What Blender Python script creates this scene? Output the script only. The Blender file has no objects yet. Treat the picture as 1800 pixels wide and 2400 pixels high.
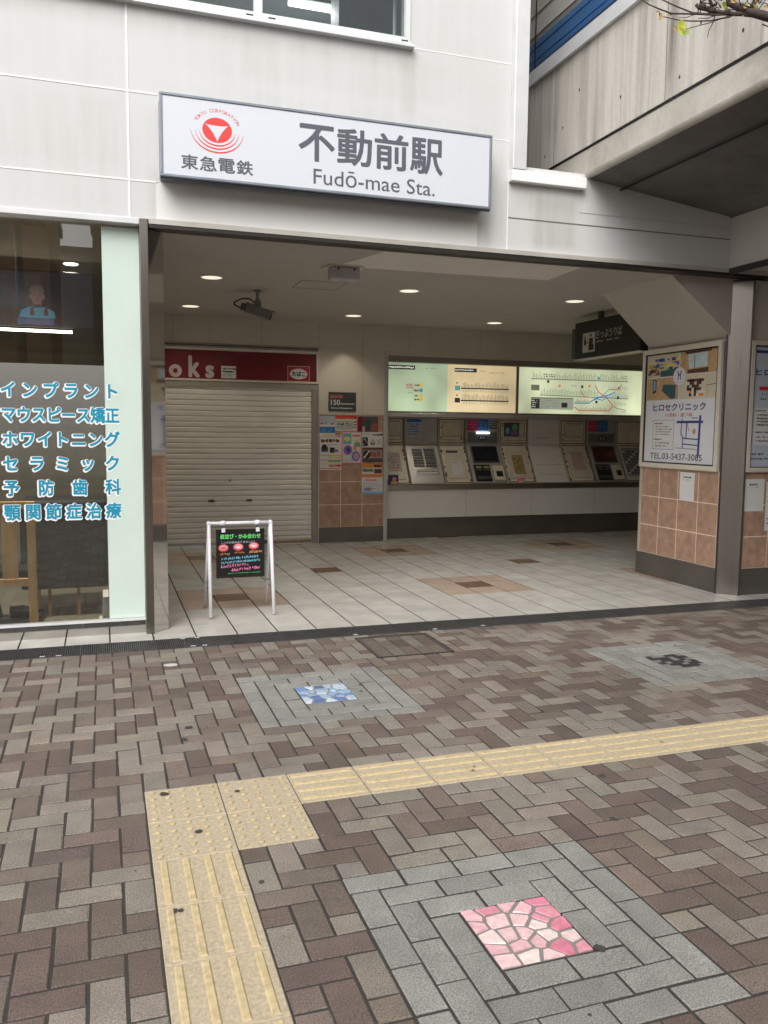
import bpy, math, random
from mathutils import Vector, Matrix
random.seed(7)
R = math.radians
SC = bpy.context.scene
COL = SC.collection

# ------------------------------------------------------------------ camera, world, sun, exposure
cam_d = bpy.data.cameras.new('camera')
cam = bpy.data.objects.new('camera', cam_d); COL.objects.link(cam)
cam_d.sensor_fit = 'HORIZONTAL'; cam_d.sensor_width = 36.0
cam_d.lens = 1961.0 / 1800.0 * 36.0
cam_d.clip_start = 0.05; cam_d.clip_end = 500
cx = Vector((0.94806, -0.31795, 0.0100)); cd = Vector((-0.0220, -0.0950, -0.9950))   # image right, image down (world)
cx.normalize(); cd = (cd - cx * cd.dot(cx)).normalized()
cf = cx.cross(cd)                                                                   # view direction
cam.matrix_world = Matrix(((cx.x, -cd.x, -cf.x, 0), (cx.y, -cd.y, -cf.y, 0), (cx.z, -cd.z, -cf.z, 1.5), (0, 0, 0, 1)))
SC.camera = cam
SC.view_settings.view_transform = 'Standard'; SC.view_settings.look = 'None'
SC.view_settings.gamma = 1.0; SC.view_settings.use_curve_mapping = False
SC.view_settings.exposure = 0.75
SC.render.engine = 'CYCLES'
SC.cycles.max_bounces = 8; SC.cycles.diffuse_bounces = 5; SC.cycles.glossy_bounces = 4
SC.cycles.transparent_max_bounces = 12; SC.cycles.sample_clamp_indirect = 4.0

SUN_EL, SUN_AZ = R(47), R(212)           # compass style: 0 = +Y, clockwise; the sun is behind the camera to the left
W = bpy.data.worlds.new('World'); SC.world = W; W.use_nodes = True
wn = W.node_tree.nodes; wl = W.node_tree.links; wn.clear()
sky = wn.new('ShaderNodeTexSky'); sky.sky_type = 'NISHITA'; sky.sun_disc = False
sky.sun_elevation = SUN_EL; sky.sun_rotation = SUN_AZ; sky.dust_density = 4.0; sky.air_density = 1.4
hs = wn.new('ShaderNodeHueSaturation'); hs.inputs['Saturation'].default_value = 0.14    # overcast: the sky is nearly white
bg = wn.new('ShaderNodeBackground'); bg.inputs['Strength'].default_value = 0.14
wo = wn.new('ShaderNodeOutputWorld')
wl.new(sky.outputs[0], hs.inputs['Color']); wl.new(hs.outputs[0], bg.inputs['Color']); wl.new(bg.outputs[0], wo.inputs['Surface'])
sd = bpy.data.lights.new('sun', 'SUN'); sd.energy = .75; sd.angle = R(45); sd.color = (1, .97, .93)
so = bpy.data.objects.new('sun', sd); COL.objects.link(so)
sv = Vector((math.sin(SUN_AZ) * math.cos(SUN_EL), math.cos(SUN_AZ) * math.cos(SUN_EL), math.sin(SUN_EL)))
so.rotation_euler = sv.to_track_quat('Z', 'Y').to_euler(); so.location = (-4, -8, 12)

# ------------------------------------------------------------------ materials
MATS = {}
def nodes(name):
    m = bpy.data.materials.new(name); m.use_nodes = True
    return m, m.node_tree.nodes, m.node_tree.links, m.node_tree.nodes['Principled BSDF']
def mat(name, col=(.5, .5, .5), rough=.55, metal=0., var=.12, scale=6., stretch=(1, 1, 1), bump=0., bscale=80., spec=.5, emit=0., attr=False, alpha=1., coat=0.):
    """paint / metal / cloth: a base colour broken up by two sizes of noise, with roughness noise and an optional bump"""
    if name in MATS: return MATS[name]
    m, n, l, b = nodes(name)
    geo = n.new('ShaderNodeNewGeometry'); mp = n.new('ShaderNodeMapping'); mp.inputs['Scale'].default_value = stretch
    l.new(geo.outputs['Position'], mp.inputs['Vector'])
    t = n.new('ShaderNodeTexNoise'); t.inputs['Scale'].default_value = scale; t.inputs['Detail'].default_value = 5
    l.new(mp.outputs[0], t.inputs['Vector'])
    rmp = n.new('ShaderNodeMapRange'); rmp.inputs[1].default_value = .25; rmp.inputs[2].default_value = .75
    rmp.inputs[3].default_value = 1 - var; rmp.inputs[4].default_value = 1 + var * .5
    l.new(t.outputs[0], rmp.inputs[0])
    mx = n.new('ShaderNodeMix'); mx.data_type = 'RGBA'; mx.blend_type = 'MULTIPLY'; mx.inputs[0].default_value = 1
    if attr:
        at = n.new('ShaderNodeAttribute'); at.attribute_name = 'tint'; l.new(at.outputs['Color'], mx.inputs[6])
    else:
        mx.inputs[6].default_value = (*col, 1)
    cc = n.new('ShaderNodeCombineColor')
    for k in range(3): l.new(rmp.outputs[0], cc.inputs[k])
    l.new(cc.outputs[0], mx.inputs[7]); l.new(mx.outputs[2], b.inputs['Base Color'])
    rr = n.new('ShaderNodeMapRange'); rr.inputs[3].default_value = rough * .8; rr.inputs[4].default_value = min(1, rough * 1.2)
    l.new(t.outputs[0], rr.inputs[0]); l.new(rr.outputs[0], b.inputs['Roughness'])
    b.inputs['Metallic'].default_value = metal; b.inputs['Specular IOR Level'].default_value = spec; b.inputs['Alpha'].default_value = alpha
    b.inputs['Coat Weight'].default_value = coat
    if emit:
        l.new(mx.outputs[2], b.inputs['Emission Color']); b.inputs['Emission Strength'].default_value = emit
    if bump:
        t2 = n.new('ShaderNodeTexNoise'); t2.inputs['Scale'].default_value = bscale; t2.inputs['Detail'].default_value = 3
        l.new(mp.outputs[0], t2.inputs['Vector'])
        bp = n.new('ShaderNodeBump'); bp.inputs['Strength'].default_value = bump; bp.inputs['Distance'].default_value = .004
        l.new(t2.outputs[0], bp.inputs['Height']); l.new(bp.outputs[0], b.inputs['Normal'])
    m['_'] = 1; MATS[name] = m
    return m

def math_node(n, l, op, a, b=None, c=None, clamp=False):
    x = n.new('ShaderNodeMath'); x.operation = op; x.use_clamp = clamp
    for k, v in enumerate((a, b, c)):
        if v is None: continue
        if isinstance(v, (int, float)): x.inputs[k].default_value = v
        else: l.new(v, x.inputs[k])
    return x.outputs[0]

def dirty_wall(name, col, patches=(), dirt=(.42, .42, .4), amount=.5, rough=.5, streak=(5, 5, .5)):
    """painted cladding with faint vertical rain streaks; patches = (x0,x1,z0,z1,strength) stains that stay where they are"""
    m, n, l, b = nodes(name)
    geo = n.new('ShaderNodeNewGeometry'); sep = n.new('ShaderNodeSeparateXYZ'); l.new(geo.outputs['Position'], sep.inputs[0])
    mp = n.new('ShaderNodeMapping'); mp.inputs['Scale'].default_value = streak; l.new(geo.outputs['Position'], mp.inputs['Vector'])
    t = n.new('ShaderNodeTexNoise'); t.inputs['Scale'].default_value = 3; t.inputs['Detail'].default_value = 7; l.new(mp.outputs[0], t.inputs['Vector'])
    t2 = n.new('ShaderNodeTexNoise'); t2.inputs['Scale'].default_value = 1.3; t2.inputs['Detail'].default_value = 4; l.new(geo.outputs['Position'], t2.inputs['Vector'])
    f = math_node(n, l, 'MULTIPLY', math_node(n, l, 'MULTIPLY_ADD', t.outputs[0], 1.5, -.3, clamp=True), math_node(n, l, 'MULTIPLY_ADD', t2.outputs[0], 2.4, -.6, clamp=True))
    f = math_node(n, l, 'MULTIPLY', f, amount, clamp=True)
    for (x0, x1, z0, z1, st) in patches:
        e = .05
        def ramp(v, a, bb):
            mr = n.new('ShaderNodeMapRange'); mr.interpolation_type = 'SMOOTHSTEP'
            mr.inputs[1].default_value = a; mr.inputs[2].default_value = bb; l.new(v, mr.inputs[0]); return mr.outputs[0]
        px = math_node(n, l, 'MULTIPLY', ramp(sep.outputs[0], x0 - e, x0 + e), ramp(sep.outputs[0], x1 + e, x1 - e))
        pz = math_node(n, l, 'MULTIPLY', ramp(sep.outputs[2], z0 - e, z0 + e), ramp(sep.outputs[2], z1 + e, z1 - e))
        p = math_node(n, l, 'MULTIPLY', math_node(n, l, 'MULTIPLY', px, pz), math_node(n, l, 'MULTIPLY_ADD', t.outputs[0], 1.2, .1, clamp=True))
        f = math_node(n, l, 'MULTIPLY_ADD', p, st, f, clamp=True)
    mx = n.new('ShaderNodeMix'); mx.data_type = 'RGBA'; l.new(f, mx.inputs[0])
    mx.inputs[6].default_value = (*col, 1); mx.inputs[7].default_value = (*dirt, 1)
    l.new(mx.outputs[2], b.inputs['Base Color']); b.inputs['Roughness'].default_value = rough
    MATS[name] = m
    return m

def glass(name, tint=(.8, .82, .8), refl=1.0, rough=0.0, ior=1.9):
    if name in MATS: return MATS[name]
    m, n, l, b = nodes(name); n.remove(b); out = n['Material Output']
    tr = n.new('ShaderNodeBsdfTransparent'); tr.inputs[0].default_value = (*tint, 1)
    gl = n.new('ShaderNodeBsdfGlossy'); gl.inputs[0].default_value = (refl, refl, refl, 1); gl.inputs['Roughness'].default_value = rough
    fr = n.new('ShaderNodeFresnel'); fr.inputs[0].default_value = ior
    mx = n.new('ShaderNodeMixShader'); l.new(fr.outputs[0], mx.inputs[0]); l.new(tr.outputs[0], mx.inputs[1]); l.new(gl.outputs[0], mx.inputs[2])
    l.new(mx.outputs[0], out.inputs['Surface']); MATS[name] = m
    return m

def film(name, col, z_full, z_none, top):
    """printed frost film that thins out downwards"""
    m, n, l, b = nodes(name); out = n['Material Output']
    geo = n.new('ShaderNodeNewGeometry'); sep = n.new('ShaderNodeSeparateXYZ'); l.new(geo.outputs['Position'], sep.inputs[0])
    mr = n.new('ShaderNodeMapRange'); mr.inputs[1].default_value = z_none; mr.inputs[2].default_value = z_full; mr.inputs[3].default_value = .02; mr.inputs[4].default_value = top
    l.new(sep.outputs[2], mr.inputs[0])
    tr = n.new('ShaderNodeBsdfTransparent'); mx = n.new('ShaderNodeMixShader')
    b.inputs['Base Color'].default_value = (*col, 1); b.inputs['Roughness'].default_value = .5
    l.new(mr.outputs[0], mx.inputs[0]); l.new(tr.outputs[0], mx.inputs[1]); l.new(b.outputs[0], mx.inputs[2]); l.new(mx.outputs[0], out.inputs['Surface'])
    MATS[name] = m
    return m

def emitter(name, col, s):
    if name in MATS: return MATS[name]
    m, n, l, b = nodes(name)
    b.inputs['Base Color'].default_value = (*[c * .6 for c in col], 1); b.inputs['Emission Color'].default_value = (*col, 1); b.inputs['Emission Strength'].default_value = s
    MATS[name] = m
    return m

def concrete(name, col, dark, streaks=True):
    m, n, l, b = nodes(name)
    geo = n.new('ShaderNodeNewGeometry')
    mp = n.new('ShaderNodeMapping'); mp.inputs['Scale'].default_value = (1, 4.5, .2) if streaks else (1, 1, 1); l.new(geo.outputs['Position'], mp.inputs['Vector'])
    t = n.new('ShaderNodeTexNoise'); t.inputs['Scale'].default_value = 1.9; t.inputs['Detail'].default_value = 4; t.inputs['Roughness'].default_value = .65; l.new(mp.outputs[0], t.inputs['Vector'])
    t2 = n.new('ShaderNodeTexNoise'); t2.inputs['Scale'].default_value = 1.1; t2.inputs['Detail'].default_value = 6; l.new(geo.outputs['Position'], t2.inputs['Vector'])
    t3 = n.new('ShaderNodeTexNoise'); t3.inputs['Scale'].default_value = 40; t3.inputs['Detail'].default_value = 3; l.new(geo.outputs['Position'], t3.inputs['Vector'])
    s = math_node(n, l, 'MULTIPLY', math_node(n, l, 'MULTIPLY_ADD', t.outputs[0], 3.0, -1.2, clamp=True), math_node(n, l, 'MULTIPLY_ADD', t2.outputs[0], 2.0, -.35, clamp=True))
    mx = n.new('ShaderNodeMix'); mx.data_type = 'RGBA'; l.new(s, mx.inputs[0]); mx.inputs[6].default_value = (*col, 1); mx.inputs[7].default_value = (*dark, 1)
    hs_ = n.new('ShaderNodeHueSaturation'); l.new(mx.outputs[2], hs_.inputs['Color'])
    l.new(math_node(n, l, 'MULTIPLY_ADD', t3.outputs[0], .22, .89), hs_.inputs['Value'])
    l.new(hs_.outputs[0], b.inputs['Base Color']); b.inputs['Roughness'].default_value = .85
    bp = n.new('ShaderNodeBump'); bp.inputs['Strength'].default_value = .15; bp.inputs['Distance'].default_value = .006; l.new(t3.outputs[0], bp.inputs['Height']); l.new(bp.outputs[0], b.inputs['Normal'])
    MATS[name] = m
    return m

def stone(name, fine=260., speck=.35, rough=.8, bump=.5, big=.25):
    """paver surface: per-block colour from the mesh, fine grit, soft blotches"""
    m, n, l, b = nodes(name)
    at = n.new('ShaderNodeAttribute'); at.attribute_name = 'tint'
    geo = n.new('ShaderNodeNewGeometry')
    t = n.new('ShaderNodeTexNoise'); t.inputs['Scale'].default_value = fine; t.inputs['Detail'].default_value = 2; l.new(geo.outputs['Position'], t.inputs['Vector'])
    t2 = n.new('ShaderNodeTexNoise'); t2.inputs['Scale'].default_value = 9; t2.inputs['Detail'].default_value = 5; l.new(geo.outputs['Position'], t2.inputs['Vector'])
    t4 = n.new('ShaderNodeTexNoise'); t4.inputs['Scale'].default_value = .9; t4.inputs['Detail'].default_value = 3; l.new(geo.outputs['Position'], t4.inputs['Vector'])
    v = math_node(n, l, 'MULTIPLY_ADD', t.outputs[0], speck * 3.4, 1 - speck * 1.7)
    v = math_node(n, l, 'MULTIPLY', v, math_node(n, l, 'MULTIPLY_ADD', t2.outputs[0], big * 2, 1 - big))
    v = math_node(n, l, 'MULTIPLY', v, math_node(n, l, 'MULTIPLY_ADD', t4.outputs[0], .6, .70))
    hs_ = n.new('ShaderNodeHueSaturation'); l.new(at.outputs['Color'], hs_.inputs['Color']); l.new(v, hs_.inputs['Value'])
    l.new(hs_.outputs[0], b.inputs['Base Color'])
    l.new(math_node(n, l, 'MULTIPLY_ADD', t2.outputs[0], .25, rough - .12), b.inputs['Roughness'])
    bp = n.new('ShaderNodeBump'); bp.inputs['Strength'].default_value = bump; bp.inputs['Distance'].default_value = .002; l.new(t.outputs[0], bp.inputs['Height']); l.new(bp.outputs[0], b.inputs['Normal'])
    MATS[name] = m
    return m

M_FACADE = dirty_wall('cladding_white', (.655, .655, .65), patches=((3.34, 3.74, 3.0, 3.4, .75), (3.2, 3.78, 3.3, 3.5, .25), (.4, 2.9, 3.78, 3.9, .18), (-1., 2.3, 4.22, 4.36, .30), (2.2, 2.34, 3.9, 4.36, .35), (.36, .41, 2.97, 3.3, .5), (2.86, 2.98, 2.97, 3.3, .4), (-.6, .2, 3.3, 3.75, .15), (1., 2.6, 4., 4.3, .15)), dirt=(.45, .46, .41), amount=.36)
M_FRESH = dirty_wall('cladding_fresh', (.78, .77, .75), dirt=(.6, .58, .52), amount=.2)
M_SEAL = mat('sealant_white', (.93, .93, .93), .6, var=.05)
M_TRIM = mat('aluminium_trim', (.62, .60, .57), .35, .6, var=.15, scale=3)
M_ALU = mat('aluminium_white', (.74, .75, .76), .38, .25, var=.08)
M_BRONZE = mat('dark_trim', (.05, .045, .04), .4, .5)
M_STEEL = mat('brushed_steel', (.29, .265, .235), .3, 1., var=.07, scale=3, stretch=(20, 20, .5))
M_RAIL = mat('rail_steel', (.42, .40, .37), .3, 1., var=.06, scale=2)
M_MIRROR = mat('polished_steel', (.60, .585, .56), .05, 1., var=.1, scale=3)
M_DKSTEEL = mat('dark_steel', (.17, .155, .14), .42, .6, var=.2, scale=3)
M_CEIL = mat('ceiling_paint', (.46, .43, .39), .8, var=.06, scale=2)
M_CEIL2 = mat('ceiling_patch_pale', (.74, .70, .64), .75, var=.05, scale=2)
M_INWALL = mat('panel_cream', (.58, .53, .455), .5, var=.08, scale=2)
M_SEAM = mat('panel_seam', (.2, .18, .15), .7)
M_MORTAR = mat('pink_grout', (.85, .66, .54), .8)
M_TILE = mat('terracotta_tile', (.42, .265, .185), .5, var=.3, scale=14, bump=.2, bscale=60)
M_WHITE = mat('white_paint', (.72, .72, .70), .45, var=.06)
M_PAPER = mat('white_paper', (.66, .66, .64), .7, var=.05)
M_BLACK = mat('black_paint', (.012, .012, .013), .4)
M_CHAR = mat('charcoal_print', (.075, .078, .09), .45)
M_INK = mat('grey_ink', (.15, .15, .16), .7)
M_NAVY = mat('navy_ink', (.03, .055, .2), .6)
M_BLUE = mat('blue_ink', (.03, .16, .45), .6)
M_SKYB = mat('light_blue_ink', (.2, .48, .75), .6)
M_RED = mat('red_ink', (.62, .03, .035), .55)
M_CRIM = mat('crimson_panel', (.17, .009, .015), .35, var=.15, coat=.2)
M_PINK = mat('pink_ink', (.75, .22, .36), .6)
M_ORNG = mat('orange_ink', (.72, .25, .05), .6)
M_YELL = mat('yellow_ink', (.72, .6, .18), .6)
M_GREEN = mat('green_ink', (.16, .40, .22), .6)
M_PURP = mat('purple_ink', (.28, .15, .4), .6)
M_TAN = mat('tan_ink', (.5, .32, .16), .6)
M_BRN = mat('brown_ink', (.11, .05, .03), .6)
M_BEIGE = mat('machine_beige', (.74, .67, .54), .42, var=.2, scale=9)
M_RUST = mat('rusty_tape', (.20, .11, .05), .7, var=.4, scale=20)
M_GLASS = glass('window_glass', (.90, .92, .90), ior=1.72)
M_CLEAR = glass('clear_glass', (.85, .88, .88))
M_TUBE = mat('white_tube', (.76, .77, .80), .3, var=.05)

# ------------------------------------------------------------------ mesh builder
class Pl:
    """a flat drawing plane: origin, u, v, outward normal"""
    def __init__(s, o, u, v, n): s.o, s.u, s.v, s.n = Vector(o), Vector(u).normalized(), Vector(v).normalized(), Vector(n).normalized()
    def at(s, a, b, d=0.): return s.o + s.u * a + s.v * b + s.n * d
def front(y): return Pl((0, y, 0), (1, 0, 0), (0, 0, 1), (0, -1, 0))     # u = x, v = z, faces the street
def left(x, y0=0): return Pl((x, y0, 0), (0, -1, 0), (0, 0, 1), (-1, 0, 0))  # u = y0 - y, v = z, faces -x

class MB:
    def __init__(s): s.v, s.f, s.m, s.c, s.mats, s.sm = [], [], [], [], [], []
    def mi(s, m):
        if m not in s.mats: s.mats.append(m)
        return s.mats.index(m)
    def face(s, idx, m, c=None, sm=False): s.f.append(tuple(idx)); s.m.append(s.mi(m)); s.c.append(c); s.sm.append(sm)
    def add(s, pts): k = len(s.v); s.v += [Vector(p) for p in pts]; return k
    def quad(s, pts, m, c=None): k = s.add(pts); s.face(range(k, k + len(pts)), m, c)
    def box(s, x0, x1, y0, y1, z0, z1, m, c=None, skip=''):
        k = s.add([(x, y, z) for z in (z0, z1) for y in (y0, y1) for x in (x0, x1)])
        for nm, q in {'b': (0, 2, 3, 1), 't': (4, 5, 7, 6), 'f': (0, 1, 5, 4), 'k': (2, 6, 7, 3), 'l': (0, 4, 6, 2), 'r': (1, 3, 7, 5)}.items():
            if nm not in skip: s.face([k + i for i in q], m, c)
    def cham(s, x0, x1, y0, y1, z0, z1, e, m, c=None):
        """box with a chamfered top edge (no bottom)"""
        a = s.add([(x0, y0, z0), (x1, y0, z0), (x1, y1, z0), (x0, y1, z0)])
        b = s.add([(x0, y0, z1 - e), (x1, y0, z1 - e), (x1, y1, z1 - e), (x0, y1, z1 - e)])
        t = s.add([(x0 + e, y0 + e, z1), (x1 - e, y0 + e, z1), (x1 - e, y1 - e, z1), (x0 + e, y1 - e, z1)])
        for i in range(4):
            j = (i + 1) % 4
            s.face((a + i, a + j, b + j, b + i), m, c); s.face((b + i, b + j, t + j, t + i), m, c)
        s.face((t, t + 1, t + 2, t + 3), m, c)
    def prism(s, pts, d, m, c=None):
        """closed polygon pts swept by vector d"""
        n = len(pts); d = Vector(d); a = s.add(pts); b = s.add([Vector(p) + d for p in pts])
        s.face(range(a, a + n), m, c); s.face([b + n - 1 - i for i in range(n)], m, c)
        for i in range(n):
            j = (i + 1) % n; s.face((a + j, a + i, b + i, b + j), m, c)
    def pbox(s, p, u0, u1, v0, v1, d0, d1, m):
        """box on a plane: u, v ranges, from depth d0 to d1 along the normal"""
        k = s.add([p.at(u, v, d) for d in (d0, d1) for v in (v0, v1) for u in (u0, u1)])
        for q in ((0, 2, 3, 1), (4, 5, 7, 6), (0, 1, 5, 4), (2, 6, 7, 3), (0, 4, 6, 2), (1, 3, 7, 5)): s.face([k + i for i in q], m)
    def pframe(s, p, u0, u1, v0, v1, w, d0, d1, m):
        s.pbox(p, u0, u1, v1 - w, v1, d0, d1, m); s.pbox(p, u0, u1, v0, v0 + w, d0, d1, m)
        s.pbox(p, u0, u0 + w, v0 + w, v1 - w, d0, d1, m); s.pbox(p, u1 - w, u1, v0 + w, v1 - w, d0, d1, m)
    def ppoly(s, p, uv, d, m):
        k = s.add([p.at(a, b, d) for a, b in uv]); s.face(range(k, k + len(uv)), m)
    def pell(s, p, u, v, ru, rv, d, m, n=28, a0=0., a1=2 * math.pi):
        s.ppoly(p, [(u + ru * math.cos(a0 + (a1 - a0) * i / n), v + rv * math.sin(a0 + (a1 - a0) * i / n)) for i in range(n + (1 if a1 - a0 < 6.2 else 0))], d, m)
    def pline(s, p, pts, w, d, m):
        for (a, b), (c, e) in zip(pts, pts[1:]):
            t = Vector((c - a, e - b));
            if t.length < 1e-6: continue
            t.normalize(); q = Vector((-t.y, t.x)) * w / 2; t = t * w / 2
            s.ppoly(p, [(a - t.x - q.x, b - t.y - q.y), (c + t.x - q.x, e + t.y - q.y), (c + t.x + q.x, e + t.y + q.y), (a - t.x + q.x, b - t.y + q.y)], d, m)
    def parc(s, p, u, v, r0u, r0v, w0, w1, a0, a1, d, m, n=40):
        """elliptic arc whose width swells from w0 at the ends to w1 in the middle"""
        for i in range(n):
            q = []
            for k in (i, i + 1):
                a = a0 + (a1 - a0) * k / n; w = w0 + (w1 - w0) * math.sin(math.pi * k / n)
                q.append(((u + (r0u - w) * math.cos(a), v + (r0v - w) * math.sin(a)), (u + (r0u + w) * math.cos(a), v + (r0v + w) * math.sin(a))))
            s.ppoly(p, [q[0][0], q[0][1], q[1][1], q[1][0]], d, m)
    def tube(s, pts, r, m, seg=10, r1=None, caps=True):
        pts = [Vector(p) for p in pts]; rings = []
        for i, q in enumerate(pts):
            t = (pts[min(i + 1, len(pts) - 1)] - pts[max(i - 1, 0)]).normalized()
            a = t.orthogonal().normalized() if not rings else (pa - t * pa.dot(t)).normalized()
            pa = a; b = t.cross(a); rr = r if r1 is None else r + (r1 - r) * i / (len(pts) - 1)
            rings.append(s.add([q + (a * math.cos(2 * math.pi * k / seg) + b * math.sin(2 * math.pi * k / seg)) * rr for k in range(seg)]))
        for A, B in zip(rings, rings[1:]):
            for k in range(seg): s.face((A + k, A + (k + 1) % seg, B + (k + 1) % seg, B + k), m, sm=True)
        if caps: s.face([rings[0] + seg - 1 - k for k in range(seg)], m); s.face([rings[-1] + k for k in range(seg)], m)
    def disc(s, c, r, z0, z1, m, seg=28, r1=None):
        s.tube([(c[0], c[1], z0), (c[0], c[1], z1)], r, m, seg, r1)
    def glyphs(s, p, txt, u0, v0, u1, v1, d, m, bold=0., em=False, shifts=0., tight=True):
        """lettering fitted into the box u0..u1, v0..v1 (em: into the em square instead of its ink)"""
        V, F = ink(txt)
        xs = [a[0] for a in V]; ys = [a[1] for a in V]
        if em: bx = (0, em, -.12, .88)
        else: bx = (min(xs), max(xs), min(ys), max(ys))
        su = (u1 - u0) / (bx[1] - bx[0]); sv = (v1 - v0) / (bx[3] - bx[2])
        if bold > 0 and not shifts:                     # heavier strokes: the glyph laid over itself with tiny shifts
            u0 += bold * su; u1 -= bold * su; v0 += bold * sv; v1 -= bold * sv
            if not em: su = (u1 - u0) / (bx[1] - bx[0]); sv = (v1 - v0) / (bx[3] - bx[2])
            offs = [(0, 0)] + [(bold * su * math.cos(k * math.pi / 4 + .39), bold * sv * math.sin(k * math.pi / 4 + .39)) for k in range(8)]
        elif shifts: offs = [(shifts * math.cos(k * math.pi / 8), shifts * math.sin(k * math.pi / 8)) for k in range(16)]
        else: offs = [(0, 0)]
        for j, (ou, ov) in enumerate(offs):
            k = s.add([p.at(u0 + ou + (a - bx[0]) * su, v0 + ov + (b - bx[2]) * sv, d + j * .00003) for a, b in V])
            for f in F: s.face([k + i for i in f], m)
    def scrib(s, p, u0, u1, v0, v1, rows, d, m, seed=1, dens=.75, h=.55):
        """rows of marks for print too small to read in the photo"""
        rn = random.Random(seed); rh = (v1 - v0) / rows
        for r in range(rows):
            u = u0; vb = v1 - (r + 1) * rh + rh * (1 - h) / 2; end = u1 - (u1 - u0) * rn.random() * .25
            while u < end:
                w = rh * h * (.35 + rn.random() * .7)
                if rn.random() < dens:
                    a = rn.random() * .35
                    s.ppoly(p, [(u, vb + rh * h * a), (u + w, vb + rh * h * a), (u + w, vb + rh * h * (.65 + rn.random() * .35)), (u, vb + rh * h * (.65 + rn.random() * .35))], d, m)
                u += w + rh * .12
    def build(s, name, parent=None, base=None, bevel=0., label=None, cat=None, group=None, kind=None, smooth=None):
        if base is None: base = Vector(parent['_b']) if parent is not None and '_b' in parent else Vector((0, 0, 0))
        base = Vector(base)
        me = bpy.data.meshes.new(name); me.from_pydata([tuple(a - base) for a in s.v], [], s.f)
        for m in s.mats: me.materials.append(m)
        me.polygons.foreach_set('material_index', s.m)
        me.polygons.foreach_set('use_smooth', s.sm)
        if any(c is not None for c in s.c):
            at = me.attributes.new('tint', 'FLOAT_COLOR', 'CORNER'); out = []
            for f, c in zip(s.f, s.c): out += list((*(c or (.5, .5, .5)), 1)) * len(f)
            at.data.foreach_set('color', out)
        me.update()
        o = bpy.data.objects.new(name, me); COL.objects.link(o)
        if parent is not None: o.parent = parent
        else: o.location = base
        o['_b'] = tuple(base)
        if bevel:
            bv = o.modifiers.new('bevel', 'BEVEL'); bv.width = bevel; bv.segments = 2; bv.limit_method = 'ANGLE'; bv.harden_normals = False
        tag(o, label, cat, group, kind)
        return o

def tag(o, label=None, cat=None, group=None, kind=None):
    for k, v in (('label', label), ('category', cat), ('group', group), ('kind', kind)):
        if v: o[k] = v
def thing(name, label, cat, base, group=None):
    o = bpy.data.objects.new(name, None); COL.objects.link(o); o.location = base; o['_b'] = tuple(base); o.empty_display_size = .1
    tag(o, label, cat, group)
    return o
def copy_tree(o, parent=None):
    c = o.copy(); COL.objects.link(c)
    if parent is not None: c.parent = parent
    for ch in list(o.children): copy_tree(ch, c)
    return c
INK = {}
def ink(txt):
    key = txt
    if key not in INK:
        cu = bpy.data.curves.new('ink', 'FONT'); cu.body = txt; cu.resolution_u = 3
        ob = bpy.data.objects.new('ink', cu); COL.objects.link(ob); bpy.context.view_layer.update()
        me = bpy.data.meshes.new_from_object(ob.evaluated_get(bpy.context.evaluated_depsgraph_get()))
        INK[key] = ([(v.co.x, v.co.y) for v in me.vertices], [tuple(p.vertices) for p in me.polygons])
        bpy.data.objects.remove(ob); bpy.data.curves.remove(cu); bpy.data.meshes.remove(me)
    return INK[key]
for t_ in ('不動前駅',): ink(t_)     # first use loads the font

# ------------------------------------------------------------------ ground
U = .0996; OX, OY = .133, 2.878              # paver module and lattice origin
def gx(i): return OX + i * U
def gy(j): return OY + j * U
M_PAVE = stone('paver_surface', fine=210., speck=.62, big=.30)
M_JOINT = mat('joint_sand', (.040, .035, .031), .95, var=.3, scale=60)
M_TACT2 = mat('tactile_rib', (.52, .41, .235), .7, var=.3, scale=40)
M_TACT = mat('tactile_yellow', (.45, .375, .26), .75, var=.30, scale=75, bump=.5, bscale=190)
g = MB(); g.box(-60, 60, -60, 5.766, -.3, -.016, mat('street_asphalt', (.06, .058, .056), .9, var=.25, scale=8, bump=.4, bscale=90)); g.build('street_ground', kind='structure')
g = MB(); g.box(-5, 10, -2.1, 5.766, -.0155, -.004, M_JOINT); bed = g.build('paving_bed', kind='structure')
SQ = [(6, -12), (6, 12), (30, 12), (30, -12), (-18, 12), (-18, -12)]
def excl(i, j):
    if 3 <= j <= 5 and i >= 0: return True
    if 0 <= i <= 2 and j < 3: return True
    if 3 <= i <= 5 and 0 <= j <= 2: return True
    if 16 <= i <= 20 and 23 <= j <= 27: return True
    return any(a <= i < a + 9 and b <= j < b + 9 for a, b in SQ)
rp = random.Random(11)
def brown():
    k = rp.random()
    c = (.200, .174, .145) if k < .42 else (.115, .086, .071) if k < .74 else (.154, .121, .099)
    f = .9 + rp.random() * .22; return tuple(v * f * (1 + rp.uniform(-.03, .03)) for v in c)
def grey():
    f = .85 + rp.random() * .25; return tuple(v * f for v in (.225, .222, .203))
pv = MB(); GAP = .0044
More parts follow.
